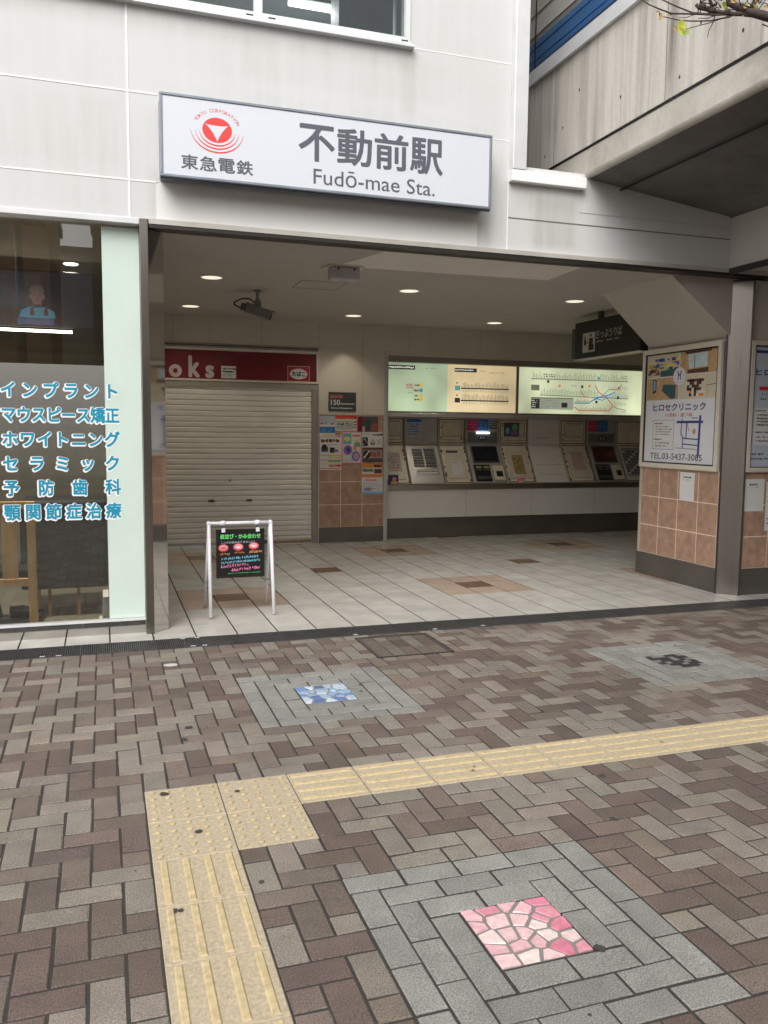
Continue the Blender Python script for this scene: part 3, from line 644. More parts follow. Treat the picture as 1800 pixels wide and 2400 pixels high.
pa.glyphs(PF, 'ヒロセクリニック', 5.665, 2.03, 6.45, 2.095, D, M_NAVY, bold=.03)
pa.ppoly(PF, [(5.71, 1.90), (6.1, 1.90), (6.1, 1.935), (5.71, 1.935)], D, M_RED); pa.scrib(PF, 5.72, 6.1, 1.80, 1.89, 2, D, M_INK, 11)
pa.ppoly(PF, [(5.67, 1.40), (6.2, 1.40), (6.2, 1.74), (5.67, 1.74)], D, M_PAPER); pa.scrib(PF, 5.68, 5.80, 1.70, 1.73, 1, D + .0004, M_BLACK, 12, .95); pa.scrib(PF, 5.70, 6.15, 1.57, 1.69, 4, D + .0004, M_CHAR, 13, .9, .7); pa.scrib(PF, 5.68, 5.85, 1.50, 1.535, 1, D + .0004, M_BLACK, 14, .95); pa.scrib(PF, 5.70, 6.1, 1.42, 1.49, 2, D + .0004, M_CHAR, 15); pa.scrib(PF, 5.66, 6.4, 1.25, 1.34, 2, D, M_CHAR, 16)
pa.build('poster', ad2)
s = MB(); s.pbox(PS, .65, .865, .835, 1.118, .0035, .0055, M_PAPER); s.scrib(PS, .70, .80, 1.055, 1.085, 1, .006, M_CHAR, 21, 1, .7); s.scrib(PS, .68, .83, 1.035, 1.05, 1, .006, M_INK, 22)
s.build('notice_sheet', base=PS.at(.75, .98), label='white notice sheet taped to the tiles under the map advert', cat='notice')
s = MB(); s.pbox(PF, 5.612, 5.835, .785, 1.085, .0035, .0055, M_PAPER); s.scrib(PF, 5.66, 5.78, 1.02, 1.05, 1, .006, M_CHAR, 23, 1, .7); s.scrib(PF, 5.64, 5.80, 1.0, 1.015, 1, .006, M_INK, 24)
s.build('notice_sheet', base=(5.72, FY, .93), label='white notice sheet on the pillar front, right of the steel post', cat='notice')
s = MB(); s.pbox(PF, 5.862, 6.3, .60, 1.12, .0035, .0055, M_PAPER); s.ppoly(PF, [(5.862, 1.06), (6.3, 1.06), (6.3, 1.12), (5.862, 1.12)], .006, M_RED); s.scrib(PF, 5.88, 6.25, .65, 1.02, 9, .006, M_INK, 25)
s.build('notice_poster', base=(6.1, FY, .85), label='white notice with a red heading at the right edge of the photo', cat='notice')

# beam over the pavement and the railway viaduct
s = MB(); MBM = dirty_wall('beam_paint', (.56, .53, .49), dirt=(.35, .33, .3), amount=.3); s.box(5.315, 9.8, -4, 6.2495, 2.957, 3.6, MBM)
bm = s.build('pier_beam', base=(6, 1, 2.95), label='cream beam carrying the viaduct above the right side of the pavement', cat='beam')
s = MB(); s.box(5.293, 5.32, -4, 6.2215, 2.905, 2.9565, M_BRONZE); s.build('edge_trim', bm, base=(6, 1, 2.95))
UW = thing('light_blocker', 'unseen dark block added under the viaduct to shut out light from the right', 'building', (9.5, 0, 0)); s = MB(); s.box(9.2, 14, -9, 5.76, 0, 3.39, mat('blocker_dark', (.12, .105, .09), .7, var=.3, scale=2)); s.build('wall', UW); s = MB()  # unseen block added to cut the light from the right under the viaduct
for y in (-7, -4, -1, 2): s.box(9.17, 9.2, y, y + 2.2, 0, 2.5, mat('blocker_panel', (.16, .15, .14), .5, .3)); 
s.build('shutter', UW)  # raised panels on the added light blocker
VD = thing('railway_viaduct', 'stained concrete railway viaduct crossing at the upper right', 'viaduct', (8, 3, 3.4))
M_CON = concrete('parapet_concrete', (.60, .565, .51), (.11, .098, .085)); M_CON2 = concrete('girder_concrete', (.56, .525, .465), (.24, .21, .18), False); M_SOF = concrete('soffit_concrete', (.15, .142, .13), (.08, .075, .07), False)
VX = 3.82; y0, y1 = -14, 20
def ext(poly, m): b = MB(); b.prism([(x, y0, z) for x, z in poly], (0, y1 - y0, 0), m); return b
ext([(VX, 3.81), (VX + .001, 3.625), (VX + .005, 3.612), (VX + .011, 3.602), (VX + .019, 3.594), (VX + .029, 3.589), (VX + .04, 3.587), (18, 3.587), (18, 3.81)], M_CON2).build('girder', VD)
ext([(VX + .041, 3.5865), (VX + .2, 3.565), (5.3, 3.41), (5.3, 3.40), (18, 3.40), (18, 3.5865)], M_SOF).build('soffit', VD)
s = MB(); s.box(VX - .004, VX + .3, y0, y1, 3.812, 3.826, M_BLACK); s.build('joint_strip', VD)
ext([(VX - .015, 3.828), (VX - .015, 4.64), (VX + .3, 4.64), (VX + .3, 3.828)], M_CON).build('parapet', VD)
for y, z in ((6.9, 3.95), (6.35, 4.32), (5.75, 4.05), (5.3, 4.45), (4.85, 4.2), (4.6, 4.45), (4.45, 3.98), (6.6, 4.1), (5.05, 3.93), (3.9, 4.3)): s = MB(); s.pell(left(VX - .0155, y), 0, z, .010, .014, 0, M_BLACK, 10); s.build('tie_hole', VD)
for y in (6.98, 6.74, 5.2, 3.4): s = MB(); s.box(VX - .0165, VX - .0149, y, y + .006, 3.83, 4.64, mat('form_seam', (.22, .2, .175), .9)); s.build('form_seam', VD)
for x in (5.9, 6.9): s = MB(); s.box(x, x + .012, y0, y1, 3.398, 3.3995, M_BLACK); s.build('soffit_seam', VD)
s = MB(); s.prism([(4.16, y0, 3.519), (4.175, y0, 3.5175), (4.175, y0, 3.53), (4.16, y0, 3.53)], (0, y1 - y0, 0), M_BLACK); s.build('soffit_seam', VD)
s = MB(); s.box(VX - .05, VX + .3, y0, y1, 4.6425, 4.70, M_ALU); s.box(VX - .03, VX + .3, y0, y1, 4.7025, 4.775, M_ALU); s.build('parapet_coping', VD)
s = MB(); MBL = mat('blue_panel', (.03, .11, .27), .35, var=.1, scale=2, stretch=(1, .3, 6)); z = 4.78
for k in range(5): s.box(VX + .01 + (.006 if k % 2 else 0), VX + .1, y0, y1, z, z + .052, MBL if k else mat('blue_panel_dark', (.015, .03, .07), .4)); z += .0525
s.build('blue_panel', VD)
s = MB(); MGP = mat('grey_panel', (.50, .48, .44), .45, .2, var=.12, scale=3, stretch=(1, .3, 4)); s.box(VX + .02, VX + .1, y0, y1, 5.046, 5.10, mat('grey_rail', (.27, .26, .24), .5, .3))
z = 5.102
for k in range(24): s.box(VX + .012 + (.012 if k % 3 == 2 else 0), VX + .1, y0, y1, z, z + .062, MGP); z += .063
s.build('noise_barrier', VD)
for y in (7.15, 9.4): s = MB(); s.tube([(VX - .005, y, 4.78), (VX - .005, y, 6.4)], .006, M_BLACK, 6); s.build('cable', VD)

# ------------------------------------------------------------------ station name sign
SY = 6.06; PG = front(SY)
sg = thing('station_sign', 'long white station name board above the ticket hall entrance', 'sign', (1.65, FY, 3.2))
MSF = mat('sign_face', (.69, .72, .775), .25, var=.008, scale=1.5, coat=.2)
MFR = mat('sign_frame', (.27, .30, .35), .4, .5, var=.15)
s = MB(); s.box(.418, 2.878, SY + .004, FY - .002, 3.225, 3.75, MFR); s.build('casing', sg, bevel=.01)
s = MB(); s.pbox(PG, .432, 2.862, 3.225, 3.735, -.01, .002, MSF); s.build('face', sg)
s = MB(); s.pframe(PG, .412, 2.884, 3.206, 3.757, .02, -.02, .008, MFR); s.build('frame', sg, bevel=.004)
s = MB(); s.tube([(.415, SY + .03, 3.222), (2.882, SY + .03, 3.222)], .026, mat('sign_lower_rail', (.06, .065, .075), .4, .5), 14); s.build('lower_rail', sg)
s = MB(); D = .0028; MSI = mat('sign_ink', (.105, .108, .14), .5, var=.04)
for ch_, a, b, lo, hi in (('不', 1.369, 1.637, 3.413, 3.670), ('動', 1.652, 1.918, 3.413, 3.672), ('前', 1.936, 2.202, 3.413, 3.672), ('駅', 2.214, 2.480, 3.411, 3.672)): s.glyphs(PG, ch_, a, lo, b, hi, D, MSI, bold=.022)
s.glyphs(PG, 'Fudō-mae Sta.', 1.478, 3.258, 2.416, 3.371, D, MSI, bold=.004)
for k, ch_ in enumerate('東急電鉄'): s.glyphs(PG, ch_, .550 + .126 * k, 3.268, .550 + .126 * k + .116, 3.366, D, MSI, bold=.02)
s.build('lettering', sg)
s = MB(); MSR = mat('sign_red', (.80, .06, .055), .35, var=.04); lx, lz = .797, 3.547
s.pell(PG, lx, lz, .101, .083, D, MSR, 48)
tri = [(.717, 3.582), (.871, 3.582), (.797, 3.470)]; out = []
for a, b in zip(tri, tri[1:] + tri[:1]):
    c = ((a[0] + b[0]) / 2 * .62 + lx * .38, (a[1] + b[1]) / 2 * .62 + 3.548 * .38)
    for k in range(10):
        t = k / 10; out.append(((1 - t) ** 2 * a[0] + 2 * t * (1 - t) * c[0] + t * t * b[0], (1 - t) ** 2 * a[1] + 2 * t * (1 - t) * c[1] + t * t * b[1]))
s.ppoly(PG, out, D + .0008, MSF)
for ru, rv in ((.124, .102), (.150, .124), (.180, .148)): s.parc(PG, lx, lz, ru, rv, .0006, .0050, math.pi + .08, 2 * math.pi - .08, D, MSR)
word = 'TOKYU CORPORATION'; Rw = .128
for k, ch_ in enumerate(word):
    if ch_ == ' ': continue
    a = R(157) - R(134) * (k + .5) / len(word); V_, F_ = ink(ch_); mid = (max(v[0] for v in V_) + min(v[0] for v in V_)) / 2; f = .034
    ca, sa = math.cos(a - math.pi / 2), math.sin(a - math.pi / 2); b0 = len(s.v)
    s.v += [PG.at(lx + Rw * 1.16 * math.cos(a) + ((v[0] - mid) * ca - v[1] * sa) * f * .9, lz + Rw * .92 * math.sin(a) + ((v[0] - mid) * sa + v[1] * ca) * f, D) for v in V_]
    for q in F_: s.face([b0 + i for i in q], MSR)
s.build('emblem', sg)

# ------------------------------------------------------------------ clinic shop front on the left
SF = thing('clinic_window', 'dental clinic shop window in a steel frame with blue lettering', 'shop window', (-2, 6.3, 0))
GY = 6.33; PW = front(GY)
s = MB(); s.box(-5, .276, 6.24, 6.36, 2.916, 2.956, M_ALU); s.box(.277, .334, 6.232, 6.36, 0, 2.956, M_STEEL); s.build('frame', SF, bevel=.003)
s = MB(); s.prism([(.3345, 6.246, .0), (.443, 6.355, .0), (.443, 6.41, .0), (.3345, 6.41, .0)], (0, 0, 2.888), M_MIRROR); s.build('polished_jamb', SF)
s = MB(); s.box(-5, .276, 6.30, 6.36, 0, .094, M_MIRROR); s.box(-5, .276, 6.292, 6.36, .0945, .108, M_ALU); s.build('kick_plate', SF)
s = MB(); s.box(-5, .276, GY, GY + .01, .108, 2.916, M_GLASS); s.build('glass_pane', SF)
s = MB(); s.pbox(PW, .024, .2745, .112, 2.90, .001, .003, mat('frosted_film', (.60, .71, .64), .45, var=.05, scale=3)); s.build('frosted_strip', SF)
s = MB(); s.quad([PW.at(-5, .112, .002), PW.at(.0235, .112, .002), PW.at(.0235, 1.936, .002), PW.at(-5, 1.936, .002)], film('frost_gradient', (.34, .335, .31), 1.93, 1.04, .55)); s.build('frosted_film', SF)
s = MB(); MOUT = mat('lettering_white', (.86, .86, .86), .5, var=.02); MCY = mat('lettering_cyan', (.004, .27, .42), .45, var=.03)
lines = [('インプラント', 0), ('マウスピース矯正', 1), ('ホワイトニング', 2), ('セラミック', 3), ('予防歯科', 4), ('顎関節症治療', 5)]
mo, mc = MB(), MB()
for txt, k in lines:
    z1_ = 1.812 - .1705 * k; z0_ = z1_ - .117; n = len(txt); ew = .108 if n < 8 else .1
    xa, xb = -.662, .118 - ew
    for i, ch_ in enumerate(txt):
        x = xa + (xb - xa) * i / (n - 1)
        mo.glyphs(PW, ch_, x, z0_, x + ew, z1_, .0036, MOUT, em=1, shifts=.0112)
        mc.glyphs(PW, ch_, x, z0_, x + ew, z1_, .0044, MCY, bold=.034, em=1)
mo.build('lettering_outline', SF); mc.build('lettering', SF)
# the clinic's interior
CI = thing('clinic_room', 'dim clinic waiting room behind the shop window', 'room', (-2, 8, 0))
MIW = mat('clinic_wall', (.26, .235, .18), .7, var=.3, scale=2, stretch=(.4, 1, 5)); MIF = mat('clinic_floor', (.20, .18, .14), .45, var=.2, scale=6, stretch=(.5, 4, 1))
s = MB(); s.box(-5, .295, 10.4, 10.5, 0, 3.6, MIW); s.box(.28, .2985, 6.42, 10.4, 0, 3.6, MIW); s.box(-5.1, -5, 6.42, 10.4, 0, 3.6, MIW); s.build('wall', CI)
s = MB(); s.box(-5, .28, 6.42, 10.4, -.002, .012, MIF); s.build('floor', CI)
s = MB(); s.box(-5, .28, 6.36, 10.4, 3.05, 3.12, mat('clinic_ceiling', (.30, .26, .21), .8)); s.build('ceiling', CI)
tv = thing('wall_screen', 'dark wall screen showing a person in a light blue top', 'screen', (-.6, 8.6, 2.43))
s = MB(); s.box(-1.6, -.045, 8.52, 8.58, 2.42, 2.94, M_BLACK); s.build('casing', tv, bevel=.004)
PT = front(8.519); s = MB(); s.pbox(PT, -1.585, -.06, 2.435, 2.925, 0, .001, emitter('screen_dark', (.012, .012, .016), .6))
sk, top, hr, bgc = emitter('screen_skin', (.10, .06, .06), .5), emitter('screen_blue', (.03, .10, .15), .6), emitter('screen_hair', (.06, .055, .055), .5), emitter('screen_grey', (.018, .018, .024), .6)
s.ppoly(PT, [(-1.5, 2.60), (-.5, 2.60), (-.5, 2.90), (-1.5, 2.90)], .0012, bgc); s.ppoly(PT, [(-1.5, 2.45), (-.3, 2.45), (-.3, 2.60), (-1.5, 2.60)], .0012, emitter('screen_maroon', (.022, .012, .012), .5))
s.ppoly(PT, [(-.70, 2.505), (-.685, 2.57), (-.62, 2.605), (-.56, 2.615), (-.47, 2.605), (-.40, 2.57), (-.385, 2.505)], .0016, top)
s.ppoly(PT, [(-.585, 2.60), (-.505, 2.60), (-.515, 2.66), (-.575, 2.66)], .0018, sk); s.pell(PT, -.545, 2.705, .052, .075, .002, sk); s.pell(PT, -.545, 2.755, .062, .052, .0023, hr); s.pell(PT, -.545, 2.712, .048, .045, .0026, sk)
ft = emitter('screen_feature', (.03, .022, .024), .5)
for a in (-.566, -.524): s.pell(PT, a, 2.715, .011, .006, .0029, ft, 12)
s.ppoly(PT, [(-.549, 2.712), (-.541, 2.712), (-.536, 2.688), (-.554, 2.688)], .0029, emitter('screen_nose', (.065, .04, .042), .5)); s.pell(PT, -.545, 2.668, .017, .005, .0030, emitter('screen_mouth', (.08, .03, .035), .5), 12); s.ppoly(PT, [(-.585, 2.60), (-.505, 2.60), (-.52, 2.632), (-.57, 2.632)], .0019, ft)
for a in (-.604, -.486): s.pell(PT, a, 2.70, .010, .02, .0019, sk, 12)
for a in (-.59, -.47): s.ppoly(PT, [(a - .02, 2.53), (a + .02, 2.53), (a + .012, 2.60), (a - .012, 2.60)], .0022, emitter('screen_strap', (.05, .018, .015), .5))
s.ppoly(PT, [(-.72, 2.445), (-.40, 2.445), (-.40, 2.50), (-.72, 2.50)], .0024, emitter('screen_band', (.03, .035, .07), .7))
s.build('display', tv)
s = MB(); s.box(-1.4, -.245, 8.45, 8.50, 2.375, 2.395, emitter('linear_light', (1, .93, .8), 6)); s.build('linear_light', base=(-.8, 8.47, 2.385), label='thin glowing strip light under the wall screen', cat='light')
for x, y, lb in ((-.246, 8.62, 'round lit ceiling light of the clinic right of the screen'), (-.86, 7.9, 'round lit ceiling light of the clinic at the left edge')):
    t = thing('recessed_light', lb, 'ceiling light', (x, y, 3.05)); s = MB(); s.disc((x, y), .075, 3.035, 3.0495, M_WHITE); s.build('rim', t); s = MB(); s.disc((x, y), .062, 3.03, 3.036, emitter('recessed_glow', (1, .95, .82), 6)); s.build('diffuser', t)
for x, y in ((-.8, 7.9), (-.25, 8.62), (-.7, 6.5)):       # light of the two ceiling lights, plus an unseen lamp added for the chair
    ld = bpy.data.lights.new('clinic_lamp_and_fill', 'SPOT'); ld.energy = 230 if y < 7 else 22; ld.spot_size = R(150); ld.spot_blend = .6; ld.color = (1, .9, .74); ld.shadow_soft_size = .07
    lo = bpy.data.objects.new('clinic_lamp_and_fill', ld); COL.objects.link(lo); lo.location = (x, y, 3.02)
def chair(x0, y0, label, rot=0):
    t = thing('dining_chair', label, 'chair', (x0, y0, 0)); m = mat('chair_beech', (.62, .38, .16), .45, var=.2, scale=8, stretch=(3, 3, .4)); w = .47
    for sx in (0, w - .062):
        s = MB(); s.box(x0 + sx, x0 + sx + .062, y0, y0 + .04, 0.012, .955, m); s.build('back_leg', t, bevel=.006)
        s = MB(); s.box(x0 + sx, x0 + sx + .055, y0 + .40, y0 + .44, 0.012, .40, m); s.build('front_leg', t, bevel=.006)
    s = MB(); s.box(x0 + .062, x0 + w - .062, y0 + .004, y0 + .036, .325, .385, m); s.box(x0 + .062, x0 + w - .062, y0 + .004, y0 + .036, .90, .955, m); s.build('back_rail', t, bevel=.004)
    s = MB()
    for k in range(2): a = x0 + .062 + .03 + k * .145; s.box(a, a + .105, y0 + .010, y0 + .030, .385, .90, m)
    s.build('slat', t)
    s = MB(); s.box(x0 + .01, x0 + w - .01, y0 + .05, y0 + .45, .385, .44, M_BLACK); s.build('seat', t, bevel=.012)
chair(-.95, 6.62, 'pale wooden slat-back chair with its back to the shop window')
t = thing('bench_table', 'black box bench on thin wooden legs behind the wooden chair', 'bench', (-.2, 7.0, 0)); s = MB(); s.box(-.62, .02, 6.95, 7.5, .235, .93, mat('black_hide', (.02, .02, .02), .5, var=.3)); s.build('body', t, bevel=.02)
for x in (-.43, -.215): s = MB(); s.box(x, x + .024, 6.97, 7.0, .012, .235, mat('leg_wood', (.30, .15, .06), .5)); s.build('leg', t)
t = thing('black_bag', 'black bag with pale straps on the floor under the chair', 'bag', (-.78, 7.0, 0)); s = MB(); s.tube([(-.86, 7.05, .02), (-.86, 7.05, .10), (-.85, 7.05, .17), (-.83, 7.05, .2)], .10, M_BLACK, 14, .05); s.build('body', t); s = MB(); s.tube([(-.92, 6.95, .08), (-.88, 6.93, .17), (-.82, 6.94, .2), (-.78, 6.96, .12)], .008, M_INK, 8); s.build('strap', t)
t = thing('black_shoe', 'black shoe on the clinic floor right of the bag', 'shoe', (-.62, 7.0, 0)); s = MB(); s.tube([(-.70, 7.0, .06), (-.62, 6.99, .07), (-.54, 6.98, .05), (-.47, 6.97, .04)], .05, M_BLACK, 12, .035); s.build('upper', t); s = MB(); s.box(-.74, -.44, 6.94, 7.03, .012, .022, M_CHAR); s.build('sole', t)
s = MB(); s.prism([(-.03, 6.45, .012), (.02, 6.45, .012), (.02, 6.45, .25), (-.02, 6.45, .25)], (0, .3, 0), M_PAPER); s.box(-.05, .02, 6.42, 6.78, .012, .04, mat('pale_green_base', (.6, .7, .63), .5)); s.build('stand_base', base=(0, 6.6, 0), label='white stand base behind the foot of the frosted strip', cat='stand')

# ------------------------------------------------------------------ roller shutter and red shop sign
RS = thing('roller_shutter', 'closed beige roller shutter of the kiosk under a red sign', 'roller shutter', (1.6, BY, 0)); MSH = mat('shutter_paint', (.78, .745, .68), .45, .1, var=.12, scale=3, stretch=(1, 1, 3))
s = MB(); z = .035; PZ = 30; hgt = (2.06 - .035) / PZ
for k in range(PZ):
    za = z + k * hgt
    prof = [(.035, 0), (.022, .006), (.018, .018), (.018, hgt - .014), (.024, hgt - .005), (.035, hgt)]
    s.prism([(.46, BY + a, za + b) for a, b in prof] + [(.46, BY + .045, za + hgt), (.46, BY + .045, za)], (2.148, 0, 0), MSH)
s.box(.46, 2.608, BY + .012, BY + .045, .004, .0345, M_TRIM)
s.build('curtain', RS)
for x0_, x1_ in ((.441, .459), (2.609, 2.692)): s = MB(); s.box(x0_, x1_, BY + .004, BY + .06, 0, 2.08, mat('guide_rail', (.33, .30, .26), .45, .3)); s.build('guide_rail', RS, bevel=.003)
s = MB(); s.pell(PB, 1.537, .846, .026, .026, -.016, M_TRIM); s.pell(PB, 1.537, .846, .012, .012, -.0155, M_DKSTEEL); s.build('lock', RS)
for x in (1.30, 1.783): s = MB(); s.pbox(PB, x - .036, x + .036, .575, .598, -.02, -.008, M_BRN); s.build('pull_handle', RS)
s = MB(); s.box(.46, 2.69, BY - .005, BY + .06, 2.021, 2.092, mat('shutter_box', (.36, .33, .28), .5, .2)); s.build('hood', RS)
SS = thing('kiosk_sign', 'dark red kiosk sign panel with pale letters over the shutter', 'sign', (1.6, BY, 2.1))
s = MB(); s.pframe(PB, .43, 2.69, 2.093, 2.5, .026, -.03, .02, MCR); s.pbox(PB, .43, 2.692, 2.505, 2.56, -.03, .012, mat('sign_head', (.35, .32, .28), .5)); s.pbox(PB, .43, 2.692, 2.53, 2.54, .0125, .02, M_BRONZE); s.build('frame', SS, bevel=.002)
s = MB(); s.pbox(PB, .456, 2.664, 2.12, 2.474, -.02, .004, M_CRIM); s.build('panel', SS)
s = MB(); MLT_ = mat('kiosk_letter', (.52, .47, .43), .5)
s.glyphs(PB, 'o', .792, 2.128, .958, 2.293, .005, MLT_, bold=.045); s.glyphs(PB, 'k', 1.03, 2.132, 1.178, 2.405, .005, MLT_, bold=.04); s.glyphs(PB, 's', 1.235, 2.128, 1.355, 2.293, .005, MLT_, bold=.04); s.build('lettering', SS)
s = MB(); s.pbox(PB, 1.437, 1.622, 2.135, 2.287, .0045, .0065, M_PAPER); s.scrib(PB, 1.455, 1.61, 2.20, 2.27, 2, .007, M_BLACK, 31, 1, .75); s.scrib(PB, 1.455, 1.60, 2.145, 2.195, 3, .007, M_CHAR, 32, .8)
s.build('notice_sheet', base=(1.53, BY, 2.2), label='small white notice stuck on the dark red kiosk sign', cat='notice')
s = MB(); s.pframe(PB, 2.285, 2.575, 2.118, 2.315, .005, .004, .006, MCR); s.pbox(PB, 2.29, 2.57, 2.123, 2.31, .004, .0052, mat('badge_red', (.36, .02, .03), .4)); s.pell(PB, 2.43, 2.215, .115, .068, .0056, M_PAPER, 36); s.glyphs(PB, 'たばこ', 2.342, 2.183, 2.518, 2.25, .006, M_BLACK, bold=.05); s.build('tobacco_badge', SS)
s = MB(); s.tube([(2.0, BY - .06, .035), (2.25, BY - .055, .045), (2.58, BY - .05, .05)], .022, mat('bundle_tan', (.36, .27, .16), .7, var=.4, scale=30), 10); s.tube([(1.86, BY - .09, .02), (1.95, BY - .07, .045), (2.02, BY - .06, .05)], .03, mat('bundle_dark', (.10, .085, .07), .8, var=.4, scale=30), 9, .02); s.build('rolled_bundle', base=(2.25, BY - .06, 0), label='tan rolled bundle lying along the foot of the shutter', cat='bundle')
# dark price plate on the wall
s = MB(); s.pbox(PB, 2.833, 3.205, 1.745, 1.995, 0, .014, mat('plate_grey', (.055, .06, .06), .35))
s.scrib(PB, 2.855, 3.02, 1.905, 1.965, 1, .0145, mat('plate_red', (.4, .12, .11), .5), 33, 1, .9); s.glyphs(PB, '150', 2.86, 1.825, 2.985, 1.895, .0145, M_PAPER, bold=.015); s.scrib(PB, 2.99, 3.19, 1.828, 1.858, 1, .0145, M_PAPER, 34, 1, .7); s.scrib(PB, 2.86, 3.19, 1.772, 1.80, 1, .0145, M_PAPER, 35, 1, .7)
s.build('price_plate', base=(3.02, BY, 1.87), label='dark grey plate with the number 150 on the cream wall', cat='sign')
# posters over the tiles
def poster(label, x0, x1, z0, z1, fn, d=.004, paper=None):
    s = MB(); s.pbox(PB, x0, x1, z0, z1, d, d + .003, paper or M_PAPER); fn(s, x0, x1, z0, z1, d + .0034); s.build('poster', base=((x0 + x1) / 2, BY, (z0 + z1) / 2), label=label, cat='poster', group='posters on the tiled wall beside the shutter')
def rc(s, x0, x1, z0, z1, a, b, c, e, d, m): s.ppoly(PB, [(x0 + (x1 - x0) * a, z0 + (z1 - z0) * c), (x0 + (x1 - x0) * b, z0 + (z1 - z0) * c), (x0 + (x1 - x0) * b, z0 + (z1 - z0) * e), (x0 + (x1 - x0) * a, z0 + (z1 - z0) * e)], d, m)
def p1(s, x0, x1, z0, z1, d):
    rc(s, x0, x1, z0, z1, 0, 1, .18, .48, d, M_BLUE); rc(s, x0, x1, z0, z1, 0, 1, .62, 1, d, mat('pale_blue_print', (.42, .46, .55), .6)); picture(s, PB, x0, x1, z0 + .15, z0 + .2, d + .001, 41, [M_CRIM, M_ORNG, M_PURP], 9); rc(s, x0, x1, z0, z1, .3, .9, .03, .12, d, M_YELL); s.scrib(PB, x0 + .01, x1 - .01, z0 + .06, z0 + .11, 2, d + .003, M_SKYB, 3)
def p2(s, x0, x1, z0, z1, d):
    rc(s, x0, x1, z0, z1, 0, 1, .78, 1, d, M_RED); s.scrib(PB, x0 + .01, x1 - .02, z0 + .155, z0 + .18, 1, d + .001, M_ORNG, 4, 1, .8); rc(s, x0, x1, z0, z1, .02, .84, .08, .7, d, mat('pale_olive', (.45, .45, .36), .6)); picture(s, PB, x0 + .02, x0 + .22, z0 + .06, z0 + .11, d + .001, 5, [M_BLACK, M_CHAR, M_SKYB, M_PAPER], 18); s.scrib(PB, x0 + .25, x1 - .005, z0 + .03, z0 + .13, 3, d + .002, M_BLACK, 5, 1, .9)
def p3(s, x0, x1, z0, z1, d):
    rc(s, x0, x1, z0, z1, 0, .25, 0, 1, d, M_CRIM); rc(s, x0, x1, z0, z1, .25, 1, 0, 1, d, M_CHAR); rc(s, x0, x1, z0, z1, .3, .55, .1, .85, d + .0005, M_BRN); rc(s, x0, x1, z0, z1, .66, .98, .05, .55, d + .0005, mat('brick_print', (.32, .10, .07), .6)); s.pell(PB, x0 + .14, z0 + .11, .05, .06, d + .001, mat('dark_teal_print', (.03, .07, .07), .5)); rc(s, x0, x1, z0, z1, .22, .35, .0, .35, d + .0012, mat('pale_print', (.45, .4, .35), .6))
def p4(s, x0, x1, z0, z1, d):
    s.scrib(PB, x0 + .015, x1 - .01, z1 - .085, z1 - .015, 1, d, M_BRN, 6, 1, .8); s.scrib(PB, x0 + .03, x1 - .03, z1 - .12, z1 - .09, 1, d, M_PINK, 7, .8)
    rc(s, x0, x1, z0, z1, .06, .38, .55, .70, d, M_CHAR); s.pell(PB, x0 + .06, z0 + .30, .035, .04, d + .001, M_BLACK); rc(s, x0, x1, z0, z1, .46, .68, .52, .68, d, M_BLACK); rc(s, x0, x1, z0, z1, .62, .84, .55, .62, d + .001, M_INK)
    for k, (m, a, b) in enumerate(((M_ORNG, .42, .45), (M_YELL, .34, .40), (M_ORNG, .28, .31), (M_GREEN, .24, .3), (M_YELL, .17, .22), (M_RED, .10, .16), (M_ORNG, .03, .06))): rc(s, x0, x1, z0, z1, .03 if k % 2 == 0 else .4, .97, a, b, d + k * .0001, m)
    s.scrib(PB, x0 + .01, x1 - .01, z0 + .04, z0 + .2, 5, d + .002, M_PAPER, 8, .6)
def p5(s, x0, x1, z0, z1, d):
    s.pframe(PB, x0, x1, z0, z1, .016, .007, .0078, M_PINK); rc(s, x0, x1, z0, z1, .07, .48, .60, .93, d, mat('teal_print', (.16, .42, .42), .6)); s.pell(PB, x0 + .075, z0 + .33, .045, .03, d + .0006, M_YELL); s.pell(PB, x0 + .085, z0 + .18, .062, .068, d + .001, M_PURP, 30); s.pell(PB, x0 + .09, z0 + .185, .032, .04, d + .0014, mat('indigo_print', (.05, .05, .25), .6)); s.pell(PB, x0 + .195, z0 + .10, .06, .068, d + .0018, M_PURP, 30); s.pell(PB, x0 + .2, z0 + .10, .035, .045, d + .0022, mat('lilac_print', (.4, .36, .52), .6))
    s.glyphs(PB, '000', x0 + .15, z1 - .075, x0 + .25, z1 - .04, d, M_RED) if False else s.scrib(PB, x0 + .145, x1 - .02, z1 - .08, z1 - .035, 1, d, M_RED, 9, 1, .9)
    rc(s, x0, x1, z0, z1, .62, .92, .52, .66, d + .001, M_GREEN); rc(s, x0, x1, z0, z1, .58, .74, .42, .55, d + .0012, M_ORNG); rc(s, x0, x1, z0, z1, .68, .86, .67, .76, d + .0013, M_YELL); s.scrib(PB, x0 + .02, x0 + .2, z0 + .015, z0 + .07, 3, d + .003, M_GREEN, 10, .6)
def p6(s, x0, x1, z0, z1, d):
    rc(s, x0, x1, z0, z1, .02, .28, .08, .66, d, M_BLACK); picture(s, PB, x0 + .01, x0 + .07, z0 + .03, z0 + .12, d + .0005, 12, [M_PAPER, M_INK, M_RED], 12); s.pell(PB, x0 + .15, z0 + .055, .036, .028, d, mat('olive_print', (.22, .2, .06), .6)); s.pell(PB, x0 + .15, z0 + .08, .02, .03, d + .0004, mat('pale_olive', (.45, .45, .36), .6)); s.scrib(PB, x0 + .145, x1 - .01, z1 - .06, z1 - .015, 1, d, M_CHAR, 13, 1, .9); s.scrib(PB, x0 + .01, x0 + .12, z1 - .05, z1 - .01, 2, d, M_GREEN, 14, .7)
    s.scrib(PB, x0 + .21, x1 - .01, z0 + .03, z0 + .12, 4, d, M_INK, 15, .6)
